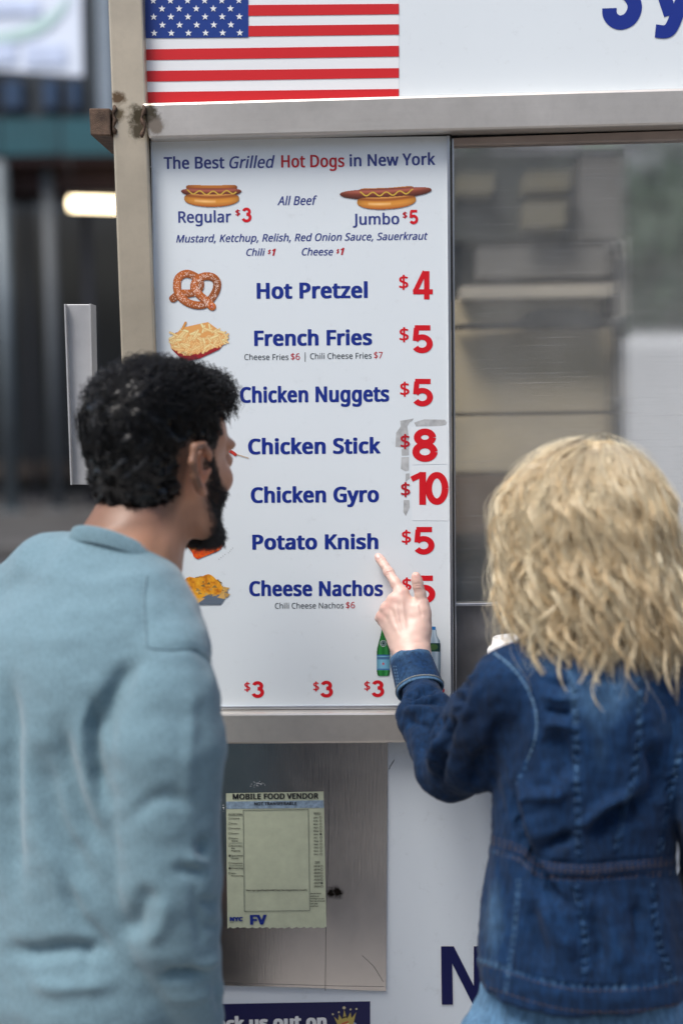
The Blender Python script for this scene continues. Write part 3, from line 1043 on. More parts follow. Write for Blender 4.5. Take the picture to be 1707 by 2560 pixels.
# permit decal
dk = 460 / 1568
def DX(x): return 540 + x * dk
def DY(y): return 1950 + y * dk
M['permit'] = flat('permit_paper', tuple(lin((186, 192, 166))), 0.5, var=0.08, scale=60)
M['holo'] = flat('hologram_band', tuple(lin((138, 158, 176))), 0.3, var=0.35, scale=160)
dec = [(85, 118), (500, 110), (917, 102), (940, 1255)]
jag = [(940 - i * 21, 1255 + (i % 3) * 5 + (rnd.random() * 8)) for i in range(1, 40)]
dec += jag + [(97, 1272)]
P0 = [U(DX(x), DY(y), .0078) for x, y in dec]
n = len(P0)
perm = mesh('permit_decal', [tuple(v) for v in P0] + [tuple(v + Vector((0, .0004, 0))) for v in P0], [tuple(range(n))[::-1]] + [(i, (i + 1) % n, n + (i + 1) % n, n + i) for i in range(n)], M['permit'], C)
YP = .0070
quadp('hologram_band', [(DX(86), DY(187)), (DX(917), DY(176)), (DX(919), DY(240)), (DX(88), DY(249))], .0074, M['holo'], perm, .0003)
PT = dict(Y=YP)
text('MOBILE FOOD VENDOR', DX(142), DX(872), DY(168), 14.5, M['ink'], perm, DY(162), bold=.07, **PT)
text('NOT TRANSFERABLE', DX(326), DX(688), DY(219), 8, M['ink'], perm, DY(216), bold=.06, **PT)
text('FV', DX(290), DX(432), DY(1238), 26, M['blue'], perm, DY(1236), bold=.1, **PT)
text('NYC', DX(117), DX(229), DY(1207), 11, M['blue'], perm, bold=.14, **PT)
text('Health', DX(117), DX(152), DY(1224), 2.2, M['ink'], perm, bold=.03, **PT)
text('Visit nyc.gov/health/ABCEats for inspection results', DX(255), DX(776), DY(952), 4.6, M['ink'], perm, DY(948), bold=.05, **PT)


def line(x0, y0, x1, y1, w_=1.0, m_='greyink'):
    if abs(y1 - y0) < abs(x1 - x0):
        q = [(x0, y0), (x1, y1), (x1, y1 + w_), (x0, y0 + w_)]
    else:
        q = [(x0, y0), (x0 + w_, y0), (x1 + w_, y1), (x1, y1)]
    quadp('rule', q, YP, M[m_], perm, .0002)


for a, b in (((230, 260), (784, 253)), ((240, 1122), (798, 1116)), ((230, 260), (240, 1122)), ((784, 253), (797, 1116))):
    line(DX(a[0]), DY(a[1]), DX(b[0]), DY(b[1]), .9)
VV, FF = [], []


def ring(x, y, r=2.9, fill=False):
    n = len(VV)
    for kx in range(12):
        an = kx * math.pi / 6
        for rr_ in (r, 0 if fill else r * .72):
            VV.append(tuple(U(x + rr_ * math.cos(an), y + rr_ * math.sin(an), YP)))
    for kx in range(12):
        a0, a1 = n + 2 * kx, n + 2 * ((kx + 1) % 12)
        FF.append((a0, a1, a1 + 1, a0 + 1))


small = dict(bold=.045, Y=YP)
text('RESTRICTIONS', DX(106), DX(221), DY(300), 3.6, M['ink'], perm, **small)
line(DX(106), DY(305), DX(221), DY(304), .6, 'ink')
for s, y, x1, c in (('Citywide', 331, 202, 1), ('Bronx', 374, 181, 1), ('Brooklyn', 415, 207, 1), ('Queens', 458, 195, 1), ('Staten', 500, 187, 1), ('Island', 521, 184, 0), ('Restricted/', 564, 226, 1), ('Pvt', 586, 161, 0), ('Property', 606, 207, 0), ('Specialized', 648, 229, 2), ('Vendor', 670, 195, 0), ('Temporary', 712, 226, 1), ('Processing', 755, 229, 2), ('Non-', 798, 172, 1), ('Processing', 819, 229, 0)):
    text(s, DX(131), DX(x1), DY(y + 7), 3.7, M['ink'], perm, **small)
    if c:
        ring(DX(116), DY(y), 3.0, False)
        if c == 2:
            ring(DX(117), DY(y + 1), 1.9, True)
line(DX(108), DY(540), DX(222), DY(539), .6, 'ink')
line(DX(110), DY(734), DX(226), DY(733), .6, 'ink')
text('MONTH', DX(834), DX(892), DY(292), 3.8, M['ink'], perm, **small)
line(DX(834), DY(297), DX(892), DY(296), .6, 'ink')
for i, s in enumerate(('Jan.', 'Feb.', 'Mar.', 'Apr.', 'May', 'Jun.', 'Jul.', 'Aug.', 'Sep.', 'Oct.', 'Nov.', 'Dec.')):
    y = 322 + i * 28.5
    text(s, DX(830 + i * .4), DX((873 if s != 'Jul.' else 862) + i * .3), DY(y + 8), 4, M['ink'], perm, **small)
    ring(DX(890 + i * .4), DY(y), 3.0)
text('YEAR', DX(842), DX(885), DY(708), 3.6, M['ink'], perm, **small)
line(DX(842), DY(713), DX(885), DY(712), .6, 'ink')
for i in range(7):
    y = 738 + i * 28.7
    text(str(2018 + i), DX(832 + i * .4), DX(884 + i * .4), DY(y + 8), 4.6, M['ink'], perm, **small)
    ring(DX(899 + i * .4), DY(y), 3.0)
ring(DX(892), DY(465), 1.8, True)
ring(DX(900), DY(882), 1.8, True)
for s, y, x1 in (('Permit-decal', 970, 893), ('expires at', 992, 876), ('midnight on the', 1013, 920), ('last day of month', 1034, 929), ('and year', 1056, 868), ('punched.', 1077, 872)):
    text(s, DX(805), DX(x1), DY(y + 7), 3.6, M['ink'], perm, bold=.04, Y=YP)
mesh('punch_circles', VV, FF, M['ink'], perm)['kind'] = 'stuff'
# scrapes of white paint on the sheet
VV, FF = [], []
rs = np.random.default_rng(2)
for cx_, cy_, nn_, sp2 in ((645, 1962, 26, 10), (553, 2022, 22, 9), (548, 2012, 8, 6), (700, 2320, 0, 1)):
    for i in range(nn_):
        x, y = cx_ + rs.normal(0, sp2), cy_ + rs.normal(0, 4)
        n = len(VV)
        a0 = rs.uniform(0, 3)
        for kx in range(3):
            VV.append(tuple(U(x + 1.5 * math.cos(a0 + kx * 2.1) * rs.uniform(.3, 1.6), y + 1.2 * math.sin(a0 + kx * 2.1), .0080)))
        FF.append((n, n + 2, n + 1))
o = mesh('paint_flecks', VV, FF, M['sticker'], shet)
o['kind'] = 'stuff'
# thin crack lines in the sheet and on the panel
for pts_ in ([(822, 1950), (822, 2080), (815, 2300), (813, 2478)], [(560, 2458), (700, 2462), (830, 2466), (960, 2468)], [(905, 2390), (935, 2418), (958, 2456)]):
    tube('seam', [tuple(U(x, y, .0084)) for x, y in pts_], .00035, M['ink'], shet, 4)
tube('scratch', [tuple(U(x, y, .0118)) for x, y in ((973, 1924), (976, 1915), (984, 1903), (985, 1900))], .0006, M['greyink'], lowp, 4)
# big N
for g_, mt_, Yn in ((2.2, 'sticker', .0114), (0, 'navy', .0106)):
    PN = [(1102, 2367), (1134, 2367), (1184, 2466), (1184, 2367), (1212, 2367), (1212, 2513), (1182, 2513), (1130, 2410), (1132, 2513), (1104, 2513)]
    cxn, cyn = 1157, 2440
    PP = [tuple(U(x + g_ * (1 if x > cxn else -1) * (1 if x not in (1184, 1130, 1132) else -1), y + g_ * (1 if y > cyn else -1), Yn)) for x, y in PN]
    # three convex pieces: two stems and the diagonal
    mesh('letter', PP, [(9, 8, 7, 0), (0, 7, 6, 1), (1, 6, 5, 2), (2, 5, 4, 3)], M[mt_], lowp)
# blue "out on" sticker with crown logo
bl = quadp('blue_sticker', [(380, 2515), (925, 2505), (926, 2800), (380, 2800)], .0114, M['navy'], lowp, .0004)
text('Check us out on', 487, 817, 2581, 37, M['sticker'], bl, 2572, bold=.11, Y=.0104)
P = Paint(822, 2515, 905, 2600, 0.8)
P.put(np.hypot(P.X - 868, P.Y - 2588) < 36, L3(np.clip((P.X - 835) / 70, 0, 1), (110, 130, 165), (165, 180, 205)))
P.poly([(833, 2540), (845, 2552), (847, 2536), (856, 2550), (860, 2524), (868, 2548), (876, 2530), (879, 2546), (891, 2530), (884, 2560), (882, 2575), (848, 2578), (844, 2566)], (176, 158, 84))
for x, y, r_ in ((832, 2537, 3), (847, 2532, 3), (860, 2521, 4.5), (876, 2525, 3), (891, 2524, 3)):
    P.put(np.hypot(P.X - x, P.Y - y) < r_, (196, 186, 150))
P.stroke([(855, 2561), (870, 2556)], 1.6, lambda d, s, q: L3(d, (190, 60, 50), (190, 60, 50)))
P.stroke([(856, 2546), (868, 2543)], 2.0, lambda d, s, q: L3(d, (60, 50, 30), (60, 50, 30)))
P.stroke([(857, 2567), (871, 2561)], 1.2, lambda d, s, q: L3(d, (230, 225, 215), (230, 225, 215)))
P.build('crown_logo', .0108, bl)

# ---- service window
wf = plate('window_header', [(1133, 344), (1900, 318), (1900, 342), (1133, 362)], .006, .03, flat('pinkish_wood_track', (0.36, 0.29, 0.25), 0.55, var=0.12, scale=20), C, 0.001)
plate('track_gap', [(1124, 334), (1900, 303), (1900, 317), (1124, 345)], .012, .02, M['rubber'], C)
plate('side_jamb', [(1130, 345), (1134, 345), (1141, 1790), (1137, 1790)], -.001, .03, M['alu'], C, 0.0006)
plate('window_sill', [(1136, 1509), (1900, 1500), (1900, 1506), (1136, 1516)], .008, .02, M['alu'], C, 0.001)
plate('sill_panel', [(1136, 1516), (1900, 1507), (1900, 1770), (1140, 1778)], .014, .01, M['darksteel'], C)
m, t, bs, out = nodes('scratched_acrylic')
vec = coords(t, (1.5, 1.5, 120))
sc_ = ramp(t, noise(t, vec, 3, 4, 0.75), [(0.55, 0.0), (0.72, 1.0)])
big = ramp(t, noise(t, coords(t), 3.5, 4), [(0.35, 0.04), (0.7, 0.20)])
fac = nn(t, 'ShaderNodeMath', operation='MULTIPLY_ADD')
t.links.new(sc_, fac.inputs[0]); fac.inputs[1].default_value = 0.10
t.links.new(big, fac.inputs[2])
tr = nn(t, 'ShaderNodeBsdfTransparent')
tr.inputs[0].default_value = (0.94, 0.95, 0.93, 1)
df = nn(t, 'ShaderNodeBsdfDiffuse')
df.inputs[0].default_value = (0.6, 0.6, 0.58, 1)
gs = nn(t, 'ShaderNodeBsdfGlossy')
gs.inputs['Roughness'].default_value = 0.06
m1, m2 = nn(t, 'ShaderNodeMixShader'), nn(t, 'ShaderNodeMixShader')
rf = nn(t, 'ShaderNodeBsdfRefraction')
rf.inputs['IOR'].default_value = 1.12
rf.inputs['Roughness'].default_value = 0.20
m0 = nn(t, 'ShaderNodeMixShader')
m0.inputs[0].default_value = 0.6
t.links.new(tr.outputs[0], m0.inputs[1]); t.links.new(rf.outputs[0], m0.inputs[2])
t.links.new(fac.outputs[0], m1.inputs[0]); t.links.new(m0.outputs[0], m1.inputs[1]); t.links.new(df.outputs[0], m1.inputs[2])
fr = nn(t, 'ShaderNodeFresnel'); fr.inputs[0].default_value = 1.49
t.links.new(fr.outputs[0], m2.inputs[0]); t.links.new(m1.outputs[0], m2.inputs[1]); t.links.new(gs.outputs[0], m2.inputs[2])
t.links.new(m2.outputs[0], out.inputs[0])
plate('window_pane', [(1135, 355), (1900, 333), (1900, 1504), (1140, 1512)], .020, .004, m, C)
# ledge under the window for cups
led = box('counter_ledge', (U(1150, 1788, 0).x, -.10, U(1150, 1800, 0).z - .012), (U(1900, 1788, 0).x, -.022, U(1150, 1800, 0).z), M['darksteel'], C, .001)

# ---- inside of the cart: blocks approximating the layered reflections in the window
YI = .62
inn = flat('tan_cabinet', (0.50, 0.42, 0.29), 0.45, 0.0, 0.06, 2)
inn2 = flat('brown_cabinet', (0.17, 0.125, 0.09), 0.45, 0.0, 0.15, 2)
inn3 = flat('grey_cabinet', (0.15, 0.145, 0.135), 0.45, 0.0, 0.12, 2)
blk = flat('cabinet_gap', (0.02, 0.022, 0.022), 0.5)
cab = pxbox('back_cabinet', 1060, 380, 1560, 1740, YI + .03, .02, blk, C)


def cb(name, x0, y0, x1, y1, mm, dy=0.0, dep=.03):
    return pxbox(name, x0, y0, x1, y1, YI - dy, dep + dy, mm, cab, .002)


cb('door_panel', 1100, 826, 1536, 1028, inn)
cb('door_panel', 1100, 1042, 1530, 1176, inn)
cb('door_panel', 1100, 1190, 1540, 1330, inn2)
cb('door_panel', 1100, 1338, 1540, 1600, flat('dark_cabinet', (0.028, 0.03, 0.028), 0.5))
cb('door_panel', 1190, 618, 1532, 690, inn3, 0, .03)
cb('shelf_edge', 1150, 716, 1534, 742, flat('pale_shelf', (0.42, 0.38, 0.31), 0.45), .03)
cb('door_panel', 1130, 752, 1500, 812, inn, 0)
cb('upper_panel', 1130, 385, 1434, 600, flat('dark_upper', (0.06, 0.065, 0.06), 0.5, var=.3))
for (x0, y0, x1, y1) in ((1140, 438, 1236, 486), (1308, 432, 1426, 478), (1308, 505, 1416, 568)):
    cb('storage_box', x0, y0, x1, y1, flat('tan_box', (0.16, 0.145, 0.10), 0.6), .04)
for (x0, y0, x1, y1) in ((1442, 395, 1560, 600),):
    cb('upper_panel', x0, y0, x1, y1, inn3)
cb('vertical_bar', 1531, 614, 1546, 1110, blk, .03)
cb('post_strip', 1548, 600, 1565, 1118, flat('grey_strip', (0.38, 0.36, 0.33), 0.5), .03)
for (x, y, r_) in ((1537, 622, .012), (1543, 818, .016), (1540, 1013, .012)):
    c = U(x, y, YI - .05)
    lathe('hinge', [(r_ * .6, -r_ * 1.3), (r_, -r_), (r_, r_), (r_ * .6, r_ * 1.3)], tuple(c), blk, cab, 14)
sil = spline([(1140, 812), (1230, 806), (1300, 800), (1325, 778), (1370, 770), (1430, 768), (1475, 774), (1500, 790), (1505, 814)], 5)
P0 = UN(sil, YI - .06)
n = len(P0)
zb = U(1300, 817, YI - .06).z
Vt = np.vstack([P0, np.column_stack([P0[:, 0], P0[:, 1], np.full(n, zb)])])
Vt = np.vstack([Vt, Vt + [0, .05, 0]])
fs = [(i, i + 1, n + i + 1, n + i) for i in range(n - 1)] + [(2 * n + i, 3 * n + i, 3 * n + i + 1, 2 * n + i + 1) for i in range(n - 1)] + [(i, 2 * n + i, 2 * n + i + 1, i + 1) for i in range(n - 1)]
tr_ = mesh('dark_lump', Vt, fs, blk, None)  # dark lump cut to a car-like silhouette
tag(tr_, 'dark lump on the shelf inside the cart window, after a car-like silhouette', 'cloth')
# cart body: floor, roof lip, side wall, wheels
box('side_wall', (U(340, 900, 0).x, .03, .42), (U(340, 900, 0).x + .01, YI + .1, 2.28), M['galv'], C)
box('floor', (U(300, 900, 0).x, 0.03, .42), (1.6, YI + .3, .46), M['galv'], C)
box('roof_lip', (U(300, 900, 0).x, -.02, 2.42), (1.6, .12, 2.46), M['galv'], C)
for (x, y) in ((-.1, .2), (1.2, .2), (-.1, .7), (1.2, .7)):
    wv = []
    pts_ = [(x, y + .22 * 0, 0)]
    rings = [(0.13, -.03), (0.2, -.05), (0.225, -.03), (0.225, .03), (0.2, .05), (0.13, .03)]
    V, F = [], []
    for r_, dy in rings:
        for i in range(24):
            a0 = i * math.pi / 12
            V.append((x + r_ * math.cos(a0), y + dy, .225 + r_ * math.sin(a0)))
    for q in range(6):
        for i in range(24):
            F.append((q * 24 + i, q * 24 + (i + 1) % 24, ((q + 1) % 6) * 24 + (i + 1) % 24, ((q + 1) % 6) * 24 + i))
    tyre = mesh('wheel', V, F, M['rubber'], C, True)
    V = [(x + .135 * math.cos(i * math.pi / 12), y + d_, .225 + .135 * math.sin(i * math.pi / 12)) for d_ in (-.02, .02) for i in range(24)]
    mesh('rim', V, [tuple(range(24)), tuple(range(24, 48))[::-1]] + [(i, (i + 1) % 24, 24 + (i + 1) % 24, 24 + i) for i in range(24)], M['galv'], tyre, True)
    box('axle_bracket', (x - .02, y - .015, .225), (x + .02, y + .015, .42), M['galv'], C)

# ---- beyond the cart, right: street tree, and a pale van approximating the window reflections
van = empty('delivery_van', (4.2, 6, -.15), label='pale grey van beyond the service window, approximating a layered reflection', cat='van')
vp = flat('van_paint', (0.55, 0.56, 0.57), 0.35, var=0.2, scale=.8)
a = U(1571, 800, 5.6)
z1 = U(1640, 835, 5.6).z
vb = [(0, .3), (0, z1 - .15), (.15, z1), (3.9, z1), (4.2, z1 - .2), (4.2, .3)]
x0 = a.x - .9
n = len(vb)
Vv = [(x0 + x, 5.6, z) for x, z in vb] + [(x0 + x, 7.4, z) for x, z in vb]
o = mesh('body', Vv, [tuple(range(n))[::-1], tuple(range(n, 2 * n))] + [(i, (i + 1) % n, n + (i + 1) % n, n + i) for i in range(n)], vp, van)
mm = o.modifiers.new('bevel', 'BEVEL'); mm.width = .06; mm.segments = 3
for xx in (x0 + .8, x0 + 3.4):
    tube('wheel', [(xx, 5.5, .2), (xx, 5.75, .2)], .35, M['rubber'], van, 24)
    tube('wheel_arch', [(xx + .42 * math.cos(q), 5.57, .2 + .42 * math.sin(q)) for q in np.linspace(0, math.pi, 14)], .03, M['rubber'], van, 8)
leafm = flat('street_leaf', (0.05, 0.085, 0.05), 0.6, var=0.5, scale=3)
tr0 = empty('street_tree', (4.6, 12, -.15), label='green street tree beyond the pale van, seen through the window', cat='tree')
tube('trunk', [(4.6, 12, -.15), (4.65, 12, 1.6), (4.55, 12, 3.2)], [.16, .13, .09], flat('bark', (0.06, 0.045, 0.035), 0.9), tr0, 12)
rs = np.random.default_rng(6)
N = 9000
cl = rs.normal(0, 1, (60, 3)) * [1.4, 1.0, .8] + [4.7, 12, 3.0]
ctr = cl[rs.integers(0, 60, N)] + rs.normal(0, .28, (N, 3))
t1, t2 = rs.normal(0, .07, (N, 3)), rs.normal(0, .07, (N, 3))
Vl = np.stack([ctr - t1, ctr + t2, ctr + t1, ctr - t2], 1).reshape(-1, 3)
mesh('crown', Vl, np.arange(N * 4).reshape(-1, 4), leafm, tr0)
wall = box('far_wall', (-2, 24, -.1), (16, 24.4, 9), flat('grey_far_wall', (0.26, 0.26, 0.28), 0.8), None)
tag(wall, 'grey building wall far behind the street tree', 'wall')

# ---- paper cup
cup = empty('paper_cup', (U(1288, 1620, -.06).x, -.06, U(1288, 1800, -.06).z), label="white paper cup with plastic lid on the ledge beside the woman's shoulder", cat='cup')
cz = U(1288, 1800, 0).z
cx = U(1290, 1640, -.06).x
lidz = U(1280, 1618, -.06).z
h_ = lidz - cz
pw = flat('white_plastic_lid', (0.82, 0.82, 0.82), 0.35, var=0.02)
lathe('cup_body', [(.028, 0), (.0375, h_ - .01)], (cx, -.06, cz), flat('white_paper', (0.75, 0.75, 0.74), 0.6), cup, 32)
lathe('lid', [(.0415, -.012), (.0425, -.008), (.0425, -.004), (.040, 0.0), (.0365, .002), (.0345, .013), (.033, .0145), (.0315, .012), (.030, .011)], (cx, -.06, lidz), pw, cup, 40)
bpy.data.objects.remove(_to)

# ============================================================ BODIES: smooth distance fields turned into one surface
def surface_nets(F, org, h):
    ins = F < 0
    nx, ny, nz = F.shape
    c = [ins[i:nx - 1 + i, j:ny - 1 + j, k:nz - 1 + k] for i in (0, 1) for j in (0, 1) for k in (0, 1)]
    cnt = sum(x.astype(np.int8) for x in c)
    act = (cnt > 0) & (cnt < 8)
    ids = np.full(act.shape, -1, np.int64)
    I, J, K = np.where(act)
    ids[I, J, K] = np.arange(len(I))
    acc = np.zeros((len(I), 3))
    n = np.zeros(len(I))
    for ax in range(3):
        for u in (0, 1):
            for v in (0, 1):
                o0 = [0, 0, 0]
                oth = [a for a in range(3) if a != ax]
                o0[oth[0]], o0[oth[1]] = u, v
                o1 = list(o0)
                o1[ax] = 1
                f0 = F[I + o0[0], J + o0[1], K + o0[2]]
                f1 = F[I + o1[0], J + o1[1], K + o1[2]]
                m = (f0 < 0) != (f1 < 0)
                s = np.where(m, f0 / np.where(m, f0 - f1, 1), 0)
                p = np.array(o0, float)[None] + s[:, None] * (np.array(o1) - np.array(o0))[None]
                acc += p * m[:, None]
                n += m
    V = (np.stack([I, J, K], 1) + acc / n[:, None]) * h + np.array(org)
    Q = []
    for ax in range(3):
        a, b = [x for x in range(3) if x != ax]
        sl0 = [slice(None)] * 3
        sl1 = [slice(None)] * 3
        sl0[ax], sl1[ax] = slice(0, -1), slice(1, None)
        g0, g1 = ins[tuple(sl0)], ins[tuple(sl1)]
        ed = np.where(g0 != g1)
        ok = (ed[a] > 0) & (ed[b] > 0) & (ed[a] < F.shape[a] - 1) & (ed[b] < F.shape[b] - 1)
        e = [x[ok] for x in ed]
        flip = g0[tuple(e)]

        def cell(da, db):
            q = [x.copy() for x in e]
            q[a] = q[a] + da
            q[b] = q[b] + db
            return ids[tuple(q)]
        q = np.stack([cell(-1, -1), cell(0, -1), cell(0, 0), cell(-1, 0)], 1)
        if ax == 1:
            flip = ~flip
        q = np.where(flip[:, None], q, q[:, ::-1])
        Q.append(q)
    return V, np.vstack(Q)


def smin(a, b, k):
    hh = np.clip(0.5 + 0.5 * (b - a) / k, 0, 1)
    return b * (1 - hh) + a * hh - k * hh * (1 - hh)


class Field:
    def __init__(s, lo, hi, h):
        s.lo, s.h = np.array(lo, float), h
        n = np.ceil((np.array(hi) - s.lo) / h).astype(int) + 1
        s.n = n
        s.F = np.full(tuple(n), 1.0, np.float32)
        s.ax = [s.lo[i] + np.arange(n[i]) * h for i in range(3)]

    def win(s, lo, hi):
        i0 = np.maximum(0, np.floor((np.array(lo) - s.lo) / s.h).astype(int))
        i1 = np.minimum(s.n, np.ceil((np.array(hi) - s.lo) / s.h).astype(int) + 1)
        sl = tuple(slice(a, max(a, b)) for a, b in zip(i0, i1))
        g = np.meshgrid(s.ax[0][sl[0]], s.ax[1][sl[1]], s.ax[2][sl[2]], indexing='ij')
        return sl, g

    def add(s, sl, d, k, sub=False):
        if sub:
            s.F[sl] = -smin(-s.F[sl], d, k)
        else:
            s.F[sl] = smin(s.F[sl], d, k)

    def cone(s, a, b, ra, rb, k=.01, sub=False):
        a, b = np.array(a, float), np.array(b, float)
        m = max(ra, rb) + k * 2 + s.h * 2
        sl, (X, Y, Z) = s.win(np.minimum(a, b) - m, np.maximum(a, b) + m)
        d = b - a
        X, Y, Z = X - a[0], Y - a[1], Z - a[2]
        t = np.clip((X * d[0] + Y * d[1] + Z * d[2]) / (d @ d + 1e-12), 0, 1)
        D = np.sqrt((X - t * d[0]) ** 2 + (Y - t * d[1]) ** 2 + (Z - t * d[2]) ** 2) - (ra + (rb - ra) * t)
        s.add(sl, D, k, sub)

    def chain(s, pts, k=.01):
        """pts: rows (x, y, z, r)"""
        for p, q in zip(pts[:-1], pts[1:]):
            s.cone(p[:3], q[:3], p[3], q[3], k)

    def ell(s, c, r, k=.01, rot=None, sub=False):
        c, r = np.array(c, float), np.array(r, float)
        m = r.max() + k * 2 + s.h * 2
        sl, (X, Y, Z) = s.win(c - m, c + m)
        P = np.stack([X - c[0], Y - c[1], Z - c[2]], -1)
        if rot is not None:
            P = P @ np.array(rot)
        q = np.linalg.norm(P / r, axis=-1)
        q2 = np.linalg.norm(P / r ** 2, axis=-1) + 1e-9
        s.add(sl, q * (q - 1) / q2, k, sub)

    def stack(s, rows, k=.02, yaw=0.0, e=2.2):
        """horizontal slices, rows (z, cx, cy, half width, half depth), z rising"""
        r = np.array(sorted(rows))
        m = r[:, 3:5].max() + k * 2
        sl, (X, Y, Z) = s.win((r[:, 1].min() - m, r[:, 2].min() - m, r[0, 0] - .05), (r[:, 1].max() + m, r[:, 2].max() + m, r[-1, 0] + .05))
        f = lambda i: np.interp(Z, r[:, 0], r[:, i])
        dx, dy = X - f(1), Y - f(2)
        c_, s_ = math.cos(yaw), math.sin(yaw)
        u, v = dx * c_ + dy * s_, -dx * s_ + dy * c_
        a, b = f(3), f(4)
        q = (np.abs(u / a) ** e + np.abs(v / b) ** e) ** (1 / e)
        D = (q - 1) * np.minimum(a, b)
        D = np.maximum(D, np.maximum(Z - r[-1, 0], r[0, 0] - Z))
        s.add(sl, D, k)

    def surf(s, smooth=1):
        F = s.F
        for _ in range(smooth):
            for ax in range(3):
                F = (np.roll(F, 1, ax) + 2 * F + np.roll(F, -1, ax)) / 4
        F = F.copy()
        F[0], F[-1] = 1, 1
        F[:, 0], F[:, -1] = 1, 1
        F[:, :, 0], F[:, :, -1] = 1, 1
        return surface_nets(F, s.lo, s.h)


def vnormals(V, Q):
    n = np.cross(V[Q[:, 2]] - V[Q[:, 0]], V[Q[:, 3]] - V[Q[:, 1]])
    N = np.zeros_like(V)
    for i in range(4):
        np.add.at(N, Q[:, i], n)
    return N / (np.linalg.norm(N, axis=1, keepdims=True) + 1e-12)


def pl_dist(px, py, pl):
    """distance of pixels to a polyline and the position 0..1 along it, plus signed side"""
    best = np.full(px.shape, 1e9)
    S = np.zeros(px.shape)
    sg = np.zeros(px.shape)
    seg = np.hypot(np.diff([p[0] for p in pl]), np.diff([p[1] for p in pl]))
    tot, cum = seg.sum(), np.concatenate([[0], np.cumsum(seg)])
    for i in range(len(pl) - 1):
        a, b = np.array(pl[i], float), np.array(pl[i + 1], float)
        d = b - a
        t = np.clip(((px - a[0]) * d[0] + (py - a[1]) * d[1]) / (d @ d + 1e-9), 0, 1)
        ex, ey = px - a[0] - t * d[0], py - a[1] - t * d[1]
        q = np.hypot(ex, ey)
        m = q < best
        best[m] = q[m]
        S[m] = (cum[i] + t[m] * seg[i]) / tot
        sg[m] = np.sign(d[0] * ey[m] - d[1] * ex[m])
    return best, S, sg, tot


def folds(V, Q, items, view=True):
    """push the cloth in or out along drawn fold lines (amp metres, half width in pixels of the photo)"""
    N = vnormals(V, Q)
    px, py = PX(V)
    to = np.array(CAM) - V
    to /= np.linalg.norm(to, axis=1, keepdims=True)
    fc = np.clip((N * to).sum(1) * 2.5, 0, 1)
    D = np.zeros(len(V))
    for it in items:
        pl, amp, wd = it[0], it[1], it[2]
        pl = [tuple(p) for p in spline(pl, 5)] if len(pl) > 2 else pl
        d, s, sg, tot = pl_dist(px, py, pl)
        e = np.clip(s / .32, 0, 1) * np.clip((1 - s) / .32, 0, 1)
        e = e * e * (3 - 2 * e)
        prof = np.exp(-(d / wd) ** 2)
        if len(it) > 3 and it[3] == 'step':          # sharp on one side, long on the other
            side = it[4] if len(it) > 4 else 1
            prof = np.where(sg * side > 0, np.exp(-(d / (wd * .35)) ** 2), np.exp(-(d / (wd * 1.6)) ** 2))
        if len(it) > 3 and it[3] == 'pucker':        # small bumps along a seam
            prof = prof * np.sin(s * tot / it[4] * 2 * np.pi)
            e = 1
        D += amp * e * prof
    return V + N * (D * fc)[:, None]


def lumps(V, Q, amp, scale, seed=0, stretch=(1, 1, 1)):
    """irregular surface relief from summed sine waves"""
    r = np.random.default_rng(seed)
    N = vnormals(V, Q)
    D = np.zeros(len(V))
    for i in range(10):
        k = r.normal(0, 1, 3)
        k = k / np.linalg.norm(k) * r.uniform(.6, 1.6) / scale * np.array(stretch)
        D += np.sin(V @ k * 2 * np.pi + r.uniform(0, 6.28))
    return V + N * (D * amp / 3.2)[:, None]


def on_surface(bvh, pts, lift=.0006):
    """drop pixel points on a surface, seen along the camera's rays"""
    out = []
    for x, y in pts:
        d = Fw + Rt * ((x - 853.5) / FP) - Up * ((y - 1280) / FP)
        h = bvh.ray_cast(CAM, d.normalized())
        if h[0] is not None:
            out.append((h[0] + h[1] * lift, h[1]))
    return out


def stitch(name, bvh, pl, mat, parent, rad=.0006, dash=None, step=3.0):
    pl = spline(pl, 8) if len(pl) > 2 else np.array([np.array(pl[0]) + (np.array(pl[1]) - np.array(pl[0])) * t for t in np.linspace(0, 1, 10)])
    seg = np.concatenate([[0], np.cumsum(np.hypot(*np.diff(pl, axis=0).T))])
    s = np.arange(0, seg[-1], step)
    pts = np.stack([np.interp(s, seg, pl[:, 0]), np.interp(s, seg, pl[:, 1])], 1)
    hit = on_surface(bvh, pts, rad * .6)
    if len(hit) < 4:
        return None
    P = np.array([tuple(h[0]) for h in hit])
    if dash:                                      # separate stitches
        paths = [np.stack([P[i], P[i] * .5 + P[i + 1] * .5, P[i + 1]]) for i in range(0, len(P) - 1, 2) if np.linalg.norm(P[i + 1] - P[i]) < .012]
        if not paths:
            return None
        v, q = tube_arrays(np.array(paths), np.full((len(paths), 3), rad), 4)
        o = mesh(name, v, q, mat, parent, True)
        o['kind'] = 'stuff'
        return o
    keep = np.concatenate([[True], np.linalg.norm(np.diff(P, axis=0), axis=1) < .02])
    P = P[keep]
    v, q = tube_arrays(P[None], np.full((1, len(P)), rad), 5)
    return mesh(name, v, q, mat, parent, True)


def relax(V, Q, it=2, w=.5):
    for _ in range(it):
        S, n = np.zeros_like(V), np.zeros(len(V))
        for a, b in ((0, 1), (1, 2), (2, 3), (3, 0)):
            np.add.at(S, Q[:, a], V[Q[:, b]])
            np.add.at(S, Q[:, b], V[Q[:, a]])
            np.add.at(n, Q[:, a], 1)
            np.add.at(n, Q[:, b], 1)
        V = V * (1 - w) + w * S / n[:, None]
    return V


def jn(V1, Q1, V2, Q2):
    return np.vstack([V1, V2]), np.vstack([Q1, Q2 + len(V1)])


def P3(x, y, Y):
    return tuple(U(x, y, Y))


def P4(x, y, Y, r):
    """photo pixel, depth, radius in photo pixels at that depth"""
    return tuple(U(x, y, Y)) + (r * SC(Y),)


